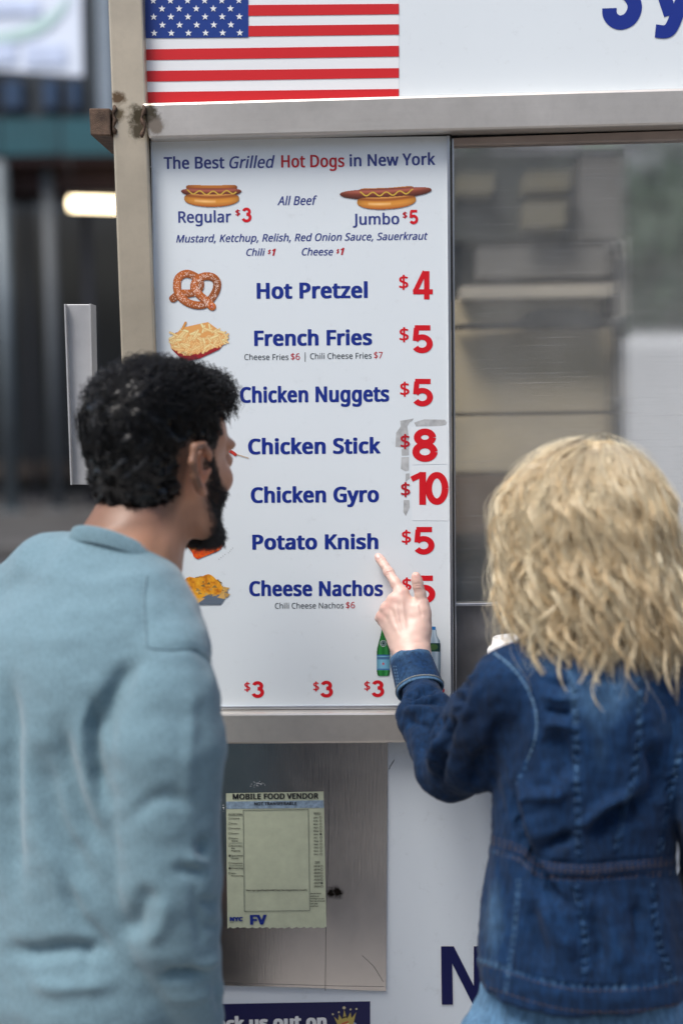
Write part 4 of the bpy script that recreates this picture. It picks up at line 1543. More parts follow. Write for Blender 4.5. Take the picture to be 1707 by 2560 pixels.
# ------------------------------------------------------------ cloth, skin, hair materials
def skin_mat(name, base, red, rough=0.48, attr=True):
    m, t, b, o = nodes(name)
    v = coords(t)
    f = noise(t, v, 14, 5, .6)
    cc = ramp(t, f, [(0.3, tuple(np.array(base) * .88)), (0.55, base), (0.75, red)])
    if attr:
        a = nn(t, 'ShaderNodeAttribute', attribute_name='tint')
        cc = mix(t, 1.0, cc, a.outputs[0], 'MULTIPLY')
    t.links.new(cc, b.inputs['Base Color'])
    b.inputs['Roughness'].default_value = rough
    b.inputs['Subsurface Weight'].default_value = 0.12
    b.inputs['Subsurface Radius'].default_value = (0.9, 0.35, 0.2)
    b.inputs['Subsurface Scale'].default_value = 0.01
    bump(t, noise(t, v, 420, 3, .6), .25, .0006, b)
    return m


def knit_mat():
    m, t, b, o = nodes('knit_sweater')
    v = coords(t)
    f = noise(t, v, 5, 4, .5)
    f2 = noise(t, coords(t, (1, 1, .5)), 330, 3, .6)
    cc = ramp(t, f, [(0.3, (0.138, 0.228, 0.270)), (0.7, (0.150, 0.243, 0.286))])
    cc = mix(t, .3, cc, ramp(t, f2, [(0.35, .5), (0.65, 1.2)]), 'MULTIPLY')
    t.links.new(cc, b.inputs['Base Color'])
    b.inputs['Roughness'].default_value = .95
    b.inputs['Specular IOR Level'].default_value = .15
    b.inputs['Sheen Weight'].default_value = .25
    b.inputs['Sheen Roughness'].default_value = .5
    n1 = bump(t, f2, .4, .0008, b)
    bump(t, noise(t, v, 40, 3, .5), .12, .002, b, n1)
    return m


def denim_mat(name, darkc, mid, light):
    m, t, b, o = nodes(name)
    v = coords(t)
    f = noise(t, v, 7, 6, .65)
    warp = noise(t, coords(t, (1, 1, .12)), 260, 3, .7)
    warp2 = noise(t, coords(t, (.7, .7, .16)), 90, 3, .7)
    a = nn(t, 'ShaderNodeAttribute', attribute_name='tint')
    ad = nn(t, 'ShaderNodeMath', operation='MULTIPLY_ADD')
    t.links.new(f, ad.inputs[0]); ad.inputs[1].default_value = .35
    sp = nn(t, 'ShaderNodeSeparateColor')
    t.links.new(a.outputs[0], sp.inputs[0])
    t.links.new(sp.outputs[0], ad.inputs[2])
    cc = ramp(t, ad.outputs[0], [(0.22, darkc), (0.50, mid), (0.92, light)])
    cc = mix(t, .7, cc, ramp(t, warp, [(0.3, .3), (0.7, 1.6)]), 'MULTIPLY')
    cc = mix(t, .5, cc, ramp(t, warp2, [(0.3, .6), (0.75, 1.4)]), 'MULTIPLY')
    t.links.new(cc, b.inputs['Base Color'])
    b.inputs['Roughness'].default_value = .85
    b.inputs['Specular IOR Level'].default_value = .2
    b.inputs['Sheen Weight'].default_value = .03
    n1 = bump(t, warp, .35, .0008, b)
    bump(t, noise(t, v, 38, 5, .6), .3, .003, b, n1)
    return m


def hair_mat(name, rough=.35, spec=.5, trans=0.0):
    m, t, b, o = nodes(name)
    a = nn(t, 'ShaderNodeAttribute', attribute_name='tint')
    t.links.new(a.outputs[0], b.inputs['Base Color'])
    if trans:
        tl = nn(t, 'ShaderNodeBsdfTranslucent')
        t.links.new(a.outputs[0], tl.inputs[0])
        mx = nn(t, 'ShaderNodeMixShader')
        mx.inputs[0].default_value = trans
        t.links.new(b.outputs[0], mx.inputs[1])
        t.links.new(tl.outputs[0], mx.inputs[2])
        t.links.new(mx.outputs[0], o.inputs[0])
    b.inputs['Roughness'].default_value = rough
    b.inputs['Specular IOR Level'].default_value = spec
    return m


SK1 = skin_mat('skin_warm_brown', (0.49, 0.25, 0.15), (0.54, 0.26, 0.17))
SK2 = skin_mat('skin_fair', (0.66, 0.455, 0.38), (0.70, 0.42, 0.34), .45)
KNIT = knit_mat()
DEN = denim_mat('denim_jacket', (0.001, 0.006, 0.020), (0.0045, 0.027, 0.080), (0.12, 0.24, 0.38))
JEAN = denim_mat('jeans_denim', (0.02, 0.06, 0.12), (0.05, 0.13, 0.24), (0.15, 0.28, 0.42))
HB = hair_mat('black_hair', .36, .42)
HY = hair_mat('blond_hair', .34, .6, .25)
THR = flat('orange_thread', (0.13, 0.075, 0.03), .7)
THB = flat('pale_blue_thread', (0.10, 0.19, 0.30), .8)
# ============================================================ PERSON IN THE PALE BLUE SWEATER
def frame(o, yaw, pitch=0.0, roll=0.0, s=1.0):
    """local axes forward, right, up; yaw from +Y towards +X"""
    f = Vector((math.sin(yaw), math.cos(yaw), 0))
    r = Vector((math.cos(yaw), -math.sin(yaw), 0))
    u = Vector((0, 0, 1))
    f, u = f * math.cos(pitch) + u * math.sin(pitch), u * math.cos(pitch) - f * math.sin(pitch)
    r, u = r * math.cos(roll) + u * math.sin(roll), u * math.cos(roll) - r * math.sin(roll)
    B = np.array([f, r, u]).T
    o = np.array(o)
    return (lambda a, b, c: o + B @ np.array([a, b, c]) * s), B, o, s


def head_field(F, L, B, s, ear=True):
    E = lambda c, r, k=.012, **q: F.ell(L(*c), np.array(r) * s, k, rot=B, **q)
    Cn = lambda a, b, ra, rb, k=.01, **q: F.cone(L(*a), L(*b), ra * s, rb * s, k, **q)
    E((-.012, 0, .026), (.087, .066, .078), .01)
    E((.032, 0, -.03), (.052, .060, .076), .03)
    E((.05, 0, .03), (.047, .056, .048), .02)
    for q in (-1, 1):
        Cn((.0, q * .05, -.05), (.02, q * .047, -.082), .016, .015, .02)
        Cn((.02, q * .047, -.082), (.072, q * .012, -.106), .015, .014, .02)
        E((.060, q * .040, -.03), (.022, .018, .018), .02)
        E((.083, q * .030, .013), (.014, .022, .009), .01)
        E((.093, q * .031, -.008), (.012, .014, .010), .006, sub=True)
        E((.084, q * .031, -.008), (.0125, .0125, .0125), .002)
        E((.097, q * .009, -.040), (.008, .006, .007), .006)
        if ear:
            pts = [(-.002, .073, -.028), (.006, .078, -.010), (.006, .081, .008), (-.004, .085, .020), (-.018, .088, .018), (-.023, .088, .002), (-.018, .085, -.015), (-.008, .080, -.030), (-.001, .076, -.036)]
            pts = [(a - .004, q * b, c) for a, b, c in pts]
            rr = [.0045, .0042, .0044, .005, .0054, .0054, .0052, .0062, .0058]
            pts = [((a + .008) * 1.3 - .012, b + q * .004, c * 1.10) for a, b, c in pts]
            for i in range(len(pts) - 1):
                Cn(pts[i], pts[i + 1], rr[i], rr[i + 1], .003)
            E((-.010, q * .077, -.004), (.013, .004, .022), .004)
            Cn((-.012, q * .083, .010), (-.013, q * .081, -.012), .0032, .003, .003)
            E((-.002, q * .080, -.004), (.006, .006, .009), .003, sub=True)
    Cn((.086, 0, .004), (.099, 0, -.033), .0075, .0092, .012)
    E((.086, 0, -.066), (.010, .022, .0065), .010)
    E((.084, 0, -.077), (.010, .018, .006), .008)
    E((.078, 0, -.106), (.013, .018, .012), .012)


man = empty('person', (U(215, 1500, -.36).x, -.36, 0), label='person with short black hair and beard in a pale blue knit sweater, seen from behind', cat='person')
LM, BM, OM, SM = frame(U(403, 1150, -.30), R(38), R(3), R(0), 1.0)
F = Field(OM - [.16, .16, .34], OM + [.16, .16, .15], .0024)
head_field(F, LM, BM, 1.0)
F.cone(LM(-.030, 0, -.045), U(318, 1400, -.345), .056, .058, .02)
F.cone(LM(-.005, 0, -.06), U(345, 1400, -.325), .040, .050, .02)
F.cone(U(318, 1390, -.345), U(290, 1600, -.36), .058, .085, .03)
V, Q = F.surf()
V = lumps(V, Q, .0006, .03, 3)
hv = (V - OM) @ BM           # head frame coordinates of every vertex
HLX = [-.13, -.07, -.040, -.022, -.008, .012, .018, .030, .045, .058, .11]
HLY = [-.070, -.074, -.060, -.030, .024, .024, -.02, -.02, .02, .045, .066]


def beard_mask(h):
    f, r, u = h[:, 0], np.abs(h[:, 1]), h[:, 2]
    back = np.clip((f - (.000 + .16 * np.clip(-u - .055, 0, .08))) / .026, 0, 1)
    top = np.clip((np.interp(f, [0, .03, .045, .07, .09, .12], [.02, .02, -.028, -.045, -.05, -.05]) - u) / .012, 0, 1)
    low = np.clip((u + .128) / .012, 0, 1)
    lips = 1 - np.exp(-((u + .070) / .009) ** 2 - (r / .020) ** 2) * (f > .085)
    return back * top * low * lips


bmk = beard_mask(hv)
nape = np.clip((hv[:, 2] - (np.interp(hv[:, 0], HLX, HLY) - .022)) / .025, 0, 1) * (hv[:, 0] < .0)
tint = np.ones((len(V), 3))
dk_ = np.clip(np.maximum(bmk * .90, nape * .6), 0, 1)[:, None]
tint = tint * (1 - dk_) + np.array([.07, .08, .09]) * dk_
er = np.exp(-(((hv[:, 0] + .012) / .02) ** 2 + ((np.abs(hv[:, 1]) - .083) / .01) ** 2 + ((hv[:, 2] + .005) / .035) ** 2))[:, None]
tint = tint * (1 - er * np.array([0, .18, .22]))
# rest of the body below the collar, coarse, continuous with the neck
G = Field((U(-230, 1500, -.4).x, -.62, -.0), (U(640, 1500, -.4).x, -.10, U(300, 1380, -.36).z), .007)
G.chain([P4(290, 1560, -.36, 150), P4(230, 1700, -.36, 190), P4(215, 2000, -.36, 200), P4(220, 2400, -.35, 210), P4(230, 2650, -.34, 220)], .03)
G.chain([P4(300, 1480, -.35, 100), P4(420, 1650, -.45, 90), P4(415, 1950, -.46, 78), P4(425, 2230, -.46, 74), P4(478, 2500, -.43, 58), (U(500, 2660, -.40).x, -.40, U(500, 2660, -.40).z, .026)], .02)
G.chain([P4(280, 1480, -.35, 100), P4(0, 1600, -.28, 90), P4(-60, 1950, -.26, 78), P4(-50, 2250, -.25, 70), P4(-10, 2600, -.18, 50), (U(10, 2740, -.14).x, -.14, U(10, 2740, -.14).z, .026)], .02)
hx, hz = U(225, 2650, -.34).x, U(225, 2650, -.34).z
for q, yy in ((.085, -.38), (-.085, -.30)):
    G.chain([(hx + q, yy, hz - .05, .085), (hx + q * 1.1, yy + .01, .50, .058), (hx + q * 1.15, yy, .10, .040), (hx + q * 1.15 + .03, yy + .12, .045, .035)], .02)
for q, wx, wy, wz in ((1, U(500, 2660, -.40).x, -.40, U(500, 2660, -.40).z), (-1, U(10, 2740, -.14).x, -.14, U(10, 2740, -.14).z)):
    G.chain([(wx, wy, wz, .028), (wx + .005, wy + .015, wz - .07, .030)], .01)
    for k_ in range(4):
        G.chain([(wx + .002 + (k_ - 1.5) * .016, wy + .015 + k_ * .003, wz - .09, .010), (wx + (k_ - 1.5) * .017, wy + .03, wz - .135 - (.01 if k_ in (1, 2) else 0), .009)], .004)
    G.chain([(wx + .02, wy + .01, wz - .05, .012), (wx + .045, wy + .04, wz - .10, .009)], .006)
V2, Q2 = G.surf()
Vm, Qm = jn(V, Q, V2, Q2)
body = mesh('body', Vm, Qm, SK1, man, True, np.vstack([tint, np.ones((len(V2), 3))]))
for q in (-1, 1):
    c = LM(.0835, q * .031, -.008)
    ev = flat('eye_white', (.7, .68, .65), .2, var=.02)
    lathe('eye', [(.0005, -.012), (.007, -.0098), (.0118, -.002), (.0118, .002), (.007, .0098), (.0005, .012)], tuple(c), ev, man, 16)
    c2 = LM(.0955, q * .031, -.008)
    lathe('iris', [(.0005, -.004), (.004, -.002), (.004, .002), (.0005, .004)], tuple(c2), flat('iris_brown', (.03, .015, .01), .2), man, 12)

# black hair: a solid dark core and thousands of short wavy locks over it
H = Field(OM - [.15, .15, .11], OM + [.15, .15, .17], .0028)
X, Y, Z = np.meshgrid(*H.ax, indexing='ij')
Pq = (np.stack([X, Y, Z], -1) - OM) @ BM


def ellq(c, r):
    q = (Pq - np.array(c)) / np.array(r)
    n_ = np.linalg.norm(q, axis=-1)
    return n_ * (n_ - 1) / (np.linalg.norm(q / np.array(r), axis=-1) + 1e-9)


D = ellq((-.012, 0, .034), (.096, .073, .084))
D = smin(D, ellq((-.048, 0, -.02), (.052, .062, .062)), .02)
D = smin(D, ellq((.048, 0, .082), (.050, .056, .034)), .03)
D = smin(D, ellq((.086, 0, .078), (.024, .044, .024)), .02)
D = smin(D, ellq((-.02, 0, .082), (.070, .058, .032)), .03)
cut = np.interp(Pq[..., 0], HLX, HLY) - Pq[..., 2]
D = -smin(-D, -cut, .008)
earc = np.linalg.norm((Pq - np.array([-.012, .080, -.004])) / np.array([.026, .03, .033]), axis=-1) - 1
D = -smin(-D, earc * .026, .006)
r8 = np.random.default_rng(21)
for i in range(12):
    kk = r8.normal(0, 1, 3)
    kk = kk / np.linalg.norm(kk) / r8.uniform(.016, .035)
    D = D + np.sin((Pq @ kk) * 2 * np.pi + r8.uniform(0, 6)) * .0007
H.F = D.astype(np.float32)
V, Q = H.surf()
hcap = mesh('hair', V, Q, HB, man, True, np.full((len(V), 3), .003))
N_ = vnormals(V, Q)
hl = (V - OM) @ BM
outer = (np.linalg.norm((hl - [-.012, 0, .02]) / [.094, .07, .08], axis=1) > .98)
cand = np.where(outer & (hl[:, 2] > np.interp(hl[:, 0], HLX, HLY) - .001))[0]
rs = np.random.default_rng(31)
NC = 900
cc_ = cand[rs.integers(0, len(cand), NC)]
crown = np.array([-.06, .0, .115])


def flow(h, n):
    """hair direction in the head frame: away from the crown, forward on top"""
    d = h - crown
    d[:, 2] *= .9
    top = np.clip((h[:, 2] - .05) / .05, 0, 1)[:, None]
    d = d / (np.linalg.norm(d, axis=1, keepdims=True) + 1e-9)
    d = d * (1 - top) + np.array([.9, .35, .1]) * top
    d = d - n * (d * n).sum(1, keepdims=True)
    return d / (np.linalg.norm(d, axis=1, keepdims=True) + 1e-9)


Nh = N_ @ BM
PER, K_ = 13, 9
cp, cn = hl[cc_], Nh[cc_]
cd = flow(cp.copy(), cn)
cd = cd + rs.normal(0, .15, (NC, 3))
topw = np.clip((cp[:, 2] - .015) / .07, 0, 1)
Lc = .012 + .026 * topw + rs.uniform(-.003, .008, NC)
ph, fr_ = rs.uniform(0, 6.28, NC), rs.uniform(1.0, 1.9, NC)
side = np.cross(cd, cn)
t_ = np.linspace(0, 1, K_)
jit = rs.normal(0, .0032, (NC, PER, 3)) * (.6 + topw)[:, None, None]
base = cp[:, None, :] + jit
L_ = Lc[:, None] * rs.uniform(.75, 1.15, (NC, PER))
path = base[:, :, None, :] + cd[:, None, None, :] * (L_[:, :, None] * t_)[..., None] \
    + cn[:, None, None, :] * ((.001 + .0075 * topw[:, None, None] * np.sin(t_ * 2.6)[None, None, :]) - .004 * (t_ ** 2) * (1 - topw)[:, None, None])[..., None] \
    + (side[:, None, None, :] * np.sin(t_[None, None, :] * fr_[:, None, None] * 5.0 + ph[:, None, None])[..., None]
       + cn[:, None, None, :] * np.cos(t_[None, None, :] * fr_[:, None, None] * 5.0 + ph[:, None, None])[..., None] * .6) * (.0030 * (.3 + topw))[:, None, None, None]
hc0, hr0 = np.array([-.012, 0, .03]), np.array([.096, .073, .084])
qq = np.linalg.norm((path - hc0) / hr0, axis=-1)
q0 = np.linalg.norm((base - hc0) / hr0, axis=-1)[:, :, None]
lift_ = (.008 + .034 * topw[:, None, None] * np.sin(t_ * 2.4)[None, None, :]) * rs.uniform(.7, 1.15, (NC, 1, 1))
wob = .022 * topw[:, None, None] * np.sin(t_[None, None, :] * 9 * fr_[:, None, None] + ph[:, None, None])
path = hc0 + (path - hc0) * ((q0 * (1 + lift_ + wob) * (1 - .05 * t_)) / qq)[..., None]
path = path.reshape(-1, K_, 3) @ BM.T + OM
rad = np.broadcast_to(.00055 * (1 - .6 * t_), (path.shape[0], K_)).copy()
v, q = tube_arrays(path, rad, 3)
shade = np.repeat(rs.uniform(.003, .012, NC * PER), K_ * 3)
mesh('hair_strands', v, q, HB, hcap, True, shade[:, None] * np.array([1, 1.02, 1.1]))['kind'] = 'stuff'
# beard
hb = (Vm[:len(hv)] - OM) @ BM
bm2 = beard_mask(hb)
idx = np.where(bm2 > .35)[0]
nb = vnormals(Vm, Qm)[:len(hv)] @ BM
pick = idx[rs.integers(0, len(idx), 11000)]
pick = pick[rs.random(len(pick)) < bm2[pick] ** 1.5]
pb, nbv = hb[pick], nb[pick]
dv = np.array([.25, 0, -1.0]) + rs.normal(0, .35, (len(pick), 3))
t5 = np.linspace(0, 1, 5)
Lb = (.003 + .003 * np.clip((-pb[:, 2] - .05) / .05, 0, 1)) * rs.uniform(.7, 1.2, len(pick))
path = pb[:, None, :] + rs.normal(0, .0008, (len(pick), 1, 3)) + (nbv[:, None, :] * .4 * t5[None, :, None] + dv[:, None, :] * (t5 ** 1.4)[None, :, None]) * Lb[:, None, None]
path = path @ BM.T + OM
v, q = tube_arrays(path, np.broadcast_to(.00042 * (1 - .5 * t5), (len(pick), 5)), 3)
bo = mesh('beard', v, q, HB, man, True, np.repeat(rs.uniform(.005, .02, len(pick)), 15)[:, None] * np.array([1.1, 1, .95]))
bo['kind'] = 'stuff'

# sweater
MY = R(32)
F = Field((U(-260, 1500, -.4).x, -.66, U(0, 2585, -.4).z), (U(640, 1500, -.4).x, -.12, U(300, 1290, -.36).z), .0042)
rows = []
for (y, cx, a_, b_) in ((1440, 270, .085, .075), (1500, 245, .125, .095), (1560, 228, .150, .108), (1650, 215, .168, .118), (1800, 205, .172, .122), (2000, 200, .168, .122), (2200, 200, .168, .124), (2330, 200, .172, .128), (2440, 200, .176, .132), (2490, 200, .170, .126), (2590, 200, .168, .124)):
    c = U(cx, y, -.36)
    rows.append((c.z, c.x, c.y, a_, b_))
F.stack(rows, .02, -MY, 2.3)
F.chain([P4(300, 1408, -.35, 112), P4(262, 1480, -.36, 150)], .03)
F.chain([P4(290, 1440, -.36, 105), P4(360, 1520, -.40, 100), P4(428, 1620, -.44, 98)], .035)
F.chain([P4(265, 1430, -.36, 105), P4(130, 1440, -.32, 95), P4(10, 1530, -.28, 100), P4(-60, 1660, -.27, 115), P4(-90, 1900, -.26, 120), P4(-80, 2250, -.25, 110), P4(-30, 2580, -.18, 80)], .035)
F.chain([P4(424, 1640, -.45, 106), P4(424, 1740, -.46, 128), P4(416, 1860, -.465, 152), P4(412, 2000, -.47, 138), P4(420, 2200, -.47, 137), P4(430, 2320, -.465, 126), P4(452, 2400, -.455, 106), P4(474, 2470, -.445, 90), P4(486, 2540, -.43, 82), P4(497, 2600, -.42, 72)], .005)
V, Q = F.surf()
V = lumps(V, Q, .0016, .12, 5, (1, 1, .4))
f_scale = .95
f_ = [
    ([(238, 1730), (222, 1830), (238, 1950), (262, 2040)], -.026, 15, 'step', 1),
    ([(345, 1650), (290, 1720), (262, 1800), (262, 1880)], -.016, 22),
    ([(205, 1750), (200, 1850), (225, 2000), (262, 2110)], .003, 18),
    ([(150, 1770), (160, 1900), (205, 2040), (275, 2170)], -.018, 28),
    ([(78, 1740), (75, 1950), (115, 2120), (200, 2290), (280, 2400)], .004, 30),
    ([(95, 1820), (115, 1980), (160, 2110), (270, 2260)], -.017, 34),
    ([(20, 1620), (28, 1850), (30, 2100), (60, 2300)], -.014, 24),
    ([(-30, 1700), (-20, 2000), (0, 2300)], .005, 36),
    ([(140, 2150), (190, 2280), (250, 2350), (300, 2440)], -.012, 18),
    ([(0, 2370), (90, 2385), (180, 2375), (290, 2390)], -.016, 20),
    ([(60, 2455), (160, 2470), (300, 2460)], .007, 18),
    ([(210, 2350), (215, 2400), (225, 2450)], -.007, 9),
    # sleeve
    ([(365, 1420), (360, 1500), (366, 1600), (370, 1622)], -.003, 8),
    ([(366, 1620), (420, 1626), (480, 1622), (535, 1660)], -.005, 9),
    ([(300, 2070), (380, 2005), (450, 2000), (530, 2040)], -.006, 20),
    ([(475, 1650), (478, 1800), (470, 1980), (490, 2100)], .004, 16),
    ([(495, 2090), (510, 2120), (500, 2150)], -.012, 15),
    ([(430, 2165), (470, 2180), (520, 2180)], -.009, 12),
    ([(460, 2130), (480, 2150), (530, 2165)], .007, 10),
    ([(380, 2210), (350, 2280), (315, 2355)], -.012, 28),
    ([(420, 2230), (400, 2320), (350, 2380)], .006, 20),
    ([(480, 2200), (495, 2300), (510, 2400)], -.006, 12),
    ([(500, 2240), (520, 2260), (560, 2255)], -.009, 11),
    ([(505, 2310), (530, 2320), (560, 2315)], -.007, 10),
    ([(470, 2400), (510, 2412), (560, 2380)], .009, 12),
    ([(385, 2445), (450, 2440), (530, 2430)], -.016, 13),
    ([(400, 2490), (450, 2500), (560, 2480)], .005, 14),
    ([(530, 2440), (545, 2500), (560, 2550)], -.006, 10),
]
V = folds(V, Q, [((it[0], it[1] * f_scale) + tuple(it[2:])) for it in f_])
V = relax(V, Q, 3)
V = lumps(V, Q, .0005, .04, 6)
swt = mesh('sweater', V, Q, KNIT, man, True)
bv = BVHTree.FromPolygons([tuple(x) for x in V], [tuple(x) for x in Q])
stitch('shoulder_seam', bv, [(366, 1440), (360, 1500), (366, 1600), (372, 1618), (430, 1624), (490, 1622), (540, 1668)], KNIT, swt, .0011)


def rib_ring(name, c, a, b, yaw, hgt, th, nrib, mat, parent, tilt=0.0, a2=None, b2=None, rows_=7):
    """ribbed knit band: an upright ring with vertical ribs"""
    n = nrib * 4
    V, F = [], []
    a2, b2 = a2 or a, b2 or b
    for j in range(rows_ * 2):
        s = j / (rows_ - 1) if j < rows_ else (2 * rows_ - 1 - j) / (rows_ - 1)
        inner = j >= rows_
        for i in range(n):
            p = 2 * math.pi * i / n
            rib = .0011 * math.cos(i * math.pi / 2)
            bulge = th * (.5 + .5 * math.sin(math.pi * min(1, max(0, s)))) + rib if not inner else -th * .4
            aa, bb = a + (a2 - a) * s + bulge, b + (b2 - b) * s + bulge
            u, v_ = aa * math.cos(p), bb * math.sin(p)
            x = c[0] + u * math.cos(yaw) + v_ * math.sin(yaw)
            y = c[1] - u * math.sin(yaw) + v_ * math.cos(yaw)
            V.append((x, y, c[2] + hgt * s - tilt * math.sin(p)))
    R_ = rows_ * 2
    for j in range(R_):
        for i in range(n):
            F.append((j * n + i, j * n + (i + 1) % n, ((j + 1) % R_) * n + (i + 1) % n, ((j + 1) % R_) * n + i))
    return mesh(name, V, F, mat, parent, True)


cc0 = U(306, 1416, -.348)
rib_ring('collar', tuple(cc0), .068, .065, R(36), .021, .0025, 90, KNIT, swt, .036, .0605, .0585)
cc1 = U(200, 2600, -.36)
rib_ring('hem', (cc1.x, cc1.y, cc1.z - .01), .172, .128, MY, .068, .004, 190, KNIT, swt, 0, .174, .130)
cf = U(497, 2612, -.42)
# trousers and shoes, below the picture
trm = flat('dark_trousers', (0.02, 0.022, 0.03), .9)
G = Field((hx - .25, -.62, .03), (hx + .25, -.10, cc1.z + .02), .009)
G.stack([(hz - .06, hx, -.34, .15, .11), (cc1.z, hx, -.355, .150, .108)], .02, -MY)
for q, yy in ((.085, -.38), (-.085, -.30)):
    G.chain([(hx + q, yy, hz - .07, .095), (hx + q * 1.1, yy + .01, .50, .075), (hx + q * 1.15, yy, .10, .062)], .03)
V2, Q2 = G.surf()
mesh('trousers', V2, Q2, trm, man, True)
for q, yy in ((.085, -.38), (-.085, -.30)):
    G = Field((hx + q * 1.15 - .1, yy - .12, .0), (hx + q * 1.15 + .16, yy + .26, .14), .005)
    G.chain([(hx + q * 1.15, yy - .02, .045, .042), (hx + q * 1.15 + .02, yy + .08, .042, .038), (hx + q * 1.15 + .05, yy + .17, .034, .033)], .03)
    G.F = np.maximum(G.F, (.004 - np.meshgrid(*G.ax, indexing='ij')[2])).astype(np.float32)
    V2, Q2 = G.surf()
    mesh('shoe', V2, Q2, M['rubber'], man, True)
# ============================================================ PERSON IN THE DENIM JACKET
wom = empty('person', (U(1455, 1800, -.40).x, -.40, 0), label='person with curly blond hair in a blue denim jacket pointing at the menu', cat='person')
LW, BW, OW, SW = frame(U(1440, 1330, -.36), R(-55), R(2), 0, .86)
F = Field(OW - [.15, .15, .33], OW + [.15, .15, .14], .003)
head_field(F, LW, BW, SW)
F.cone(LW(-.03, 0, -.05), U(1462, 1600, -.38), .046, .048, .02)
F.cone(U(1462, 1580, -.38), U(1462, 1720, -.39), .048, .07, .03)
V1, Q1 = F.surf()
G = Field((U(950, 1500, -.3).x, -.62, 0), (U(1960, 1500, -.4).x, -.02, U(1450, 1590, -.4).z), .007)
G.chain([P4(1460, 1700, -.39, 110), P4(1455, 1900, -.39, 150), P4(1450, 2150, -.39, 160), P4(1450, 2400, -.39, 170), P4(1450, 2600, -.38, 190)], .03)
G.chain([P4(1450, 1680, -.40, 80), P4(1250, 1730, -.41, 70), P4(1140, 1900, -.29, 50), P4(1045, 1715, -.115, 30)], .015)
G.chain([P4(1460, 1680, -.39, 80), P4(1680, 1740, -.40, 70), P4(1800, 2060, -.40, 62), P4(1760, 2240, -.22, 45), P4(1740, 2250, -.16, 46)], .015)
wx_ = U(1450, 2600, -.38).x
wz_ = U(1450, 2600, -.38).z
for q in (-.075, .075):
    G.chain([(wx_ + q, -.38, wz_ - .02, .08), (wx_ + q * 1.05, -.37, .46, .05), (wx_ + q * 1.05, -.38, .09, .034), (wx_ + q * 1.3, -.28, .04, .03)], .02)
V2, Q2 = G.surf()
# pointing left hand, fine
Hh = Field(np.array(U(925, 1375, -.02)) * [1, 0, 0] + [-.012, -.155, U(1000, 1735, -.1).z], (U(1100, 1500, -.05).x, -.004, U(940, 1376, -.01).z + .004), .0010)
C4 = lambda pts, k=.006: Hh.chain([P4(*p) for p in pts], k)
C4([(1042, 1705, -.110, 36), (1034, 1665, -.096, 38), (1028, 1632, -.084, 37)], .02)
C4([(1028, 1632, -.082, 36), (1024, 1598, -.072, 34)], .02)
C4([(1016, 1605, -.072, 25), (1004, 1482, -.052, 16)], .014)
C4([(1010, 1608, -.074, 24), (983, 1500, -.055, 15.5)], .014)
C4([(1006, 1612, -.072, 22), (965, 1521, -.051, 14.5)], .014)
C4([(1004, 1618, -.070, 21), (953, 1543, -.045, 13.5)], .014)
C4([(1044, 1615, -.074, 25), (1050, 1570, -.068, 23), (1052, 1530, -.062, 19.5), (1054, 1508, -.060, 15.5)], .016)
C4([(1010, 1500, -.052, 15), (1030, 1535, -.056, 19)], .012)
C4([(1020, 1560, -.045, 22), (985, 1560, -.035, 22)], .014)
# index
C4([(1003, 1483, -.052, 15.5), (988, 1457, -.043, 12.8), (971, 1430, -.031, 12.2), (962, 1416, -.024, 10.8), (954, 1404, -.0175, 10.8), (948, 1396, -.0135, 9.8), (944.5, 1391, -.0115, 8.6)], .004)
# thumb
C4([(1054, 1510, -.060, 15), (1051, 1486, -.060, 13.2), (1045, 1466, -.060, 13.4), (1041.5, 1450, -.060, 12.6), (1040, 1441, -.060, 11.6)], .004)
# curled fingers
for (mx, my, mY, r_, dx) in ((983, 1500, -.055, 14.5, 4), (965, 1521, -.051, 13.5, 5), (953, 1543, -.045, 12.5, 6)):
    C4([(mx, my, mY, r_), (mx - 3, my + 3, mY + .018, r_ * .93), (mx + 1, my + 10, -.017, r_ * .88), (mx + 10 + dx, my + 30, -.014, r_ * .80), (mx + 18 + dx, my + 44, -.024, r_ * .74)], .004)
V3, Q3 = Hh.surf(2)
V3 = lumps(V3, Q3, .00025, .018, 9)
V3 = folds(V3, Q3, [
    ([(960, 1428), (970, 1424), (981, 1422)], -.0005, 1.6), ([(962, 1433), (972, 1430), (984, 1428)], -.0005, 1.6), ([(961, 1438), (974, 1436)], -.0003, 1.6),
    ([(948, 1405), (954, 1401), (961, 1400)], -.0004, 1.3), ([(1032, 1463), (1044, 1459), (1055, 1462)], -.0005, 1.6), ([(1033, 1468), (1045, 1465), (1057, 1468)], -.0006, 1.6), ([(1035, 1473), (1047, 1472), (1057, 1474)], -.0003, 1.6),
    ([(1003, 1485), (1008, 1530), (1014, 1580)], .0010, 5), ([(986, 1505), (996, 1550), (1008, 1590)], .0008, 5), ([(968, 1525), (985, 1565), (1002, 1600)], .0007, 5),
    ([(993, 1500), (1002, 1550), (1010, 1590)], -.0007, 5), ([(975, 1515), (990, 1555)], -.0008, 5), ([(958, 1533), (975, 1570)], -.0008, 5),
    ([(1045, 1508), (1050, 1525), (1057, 1545)], -.0012, 3), ([(1000, 1612), (1030, 1606), (1062, 1608)], -.0006, 4)])
n3 = len(V3)
ht = np.ones((n3, 3))
px, py = PX(V3)
for (x, y, r_, a_) in ((983, 1497, 12, .5), (966, 1516, 12, .6), (952, 1540, 12, .6), (1003, 1478, 13, .4), (971, 1430, 9, .5), (944, 1392, 9, .8), (1041, 1440, 12, .7), (1046, 1466, 9, .4)):
    g = np.exp(-((px - x) ** 2 + (py - y) ** 2) / r_ ** 2)[:, None] * a_
    ht = ht * (1 - g * np.array([.02, .22, .20]))
Vb, Qb = jn(V1, Q1, V2, Q2)
nb_ = len(Vb)
Vb, Qb = jn(Vb, Qb, V3, Q3)
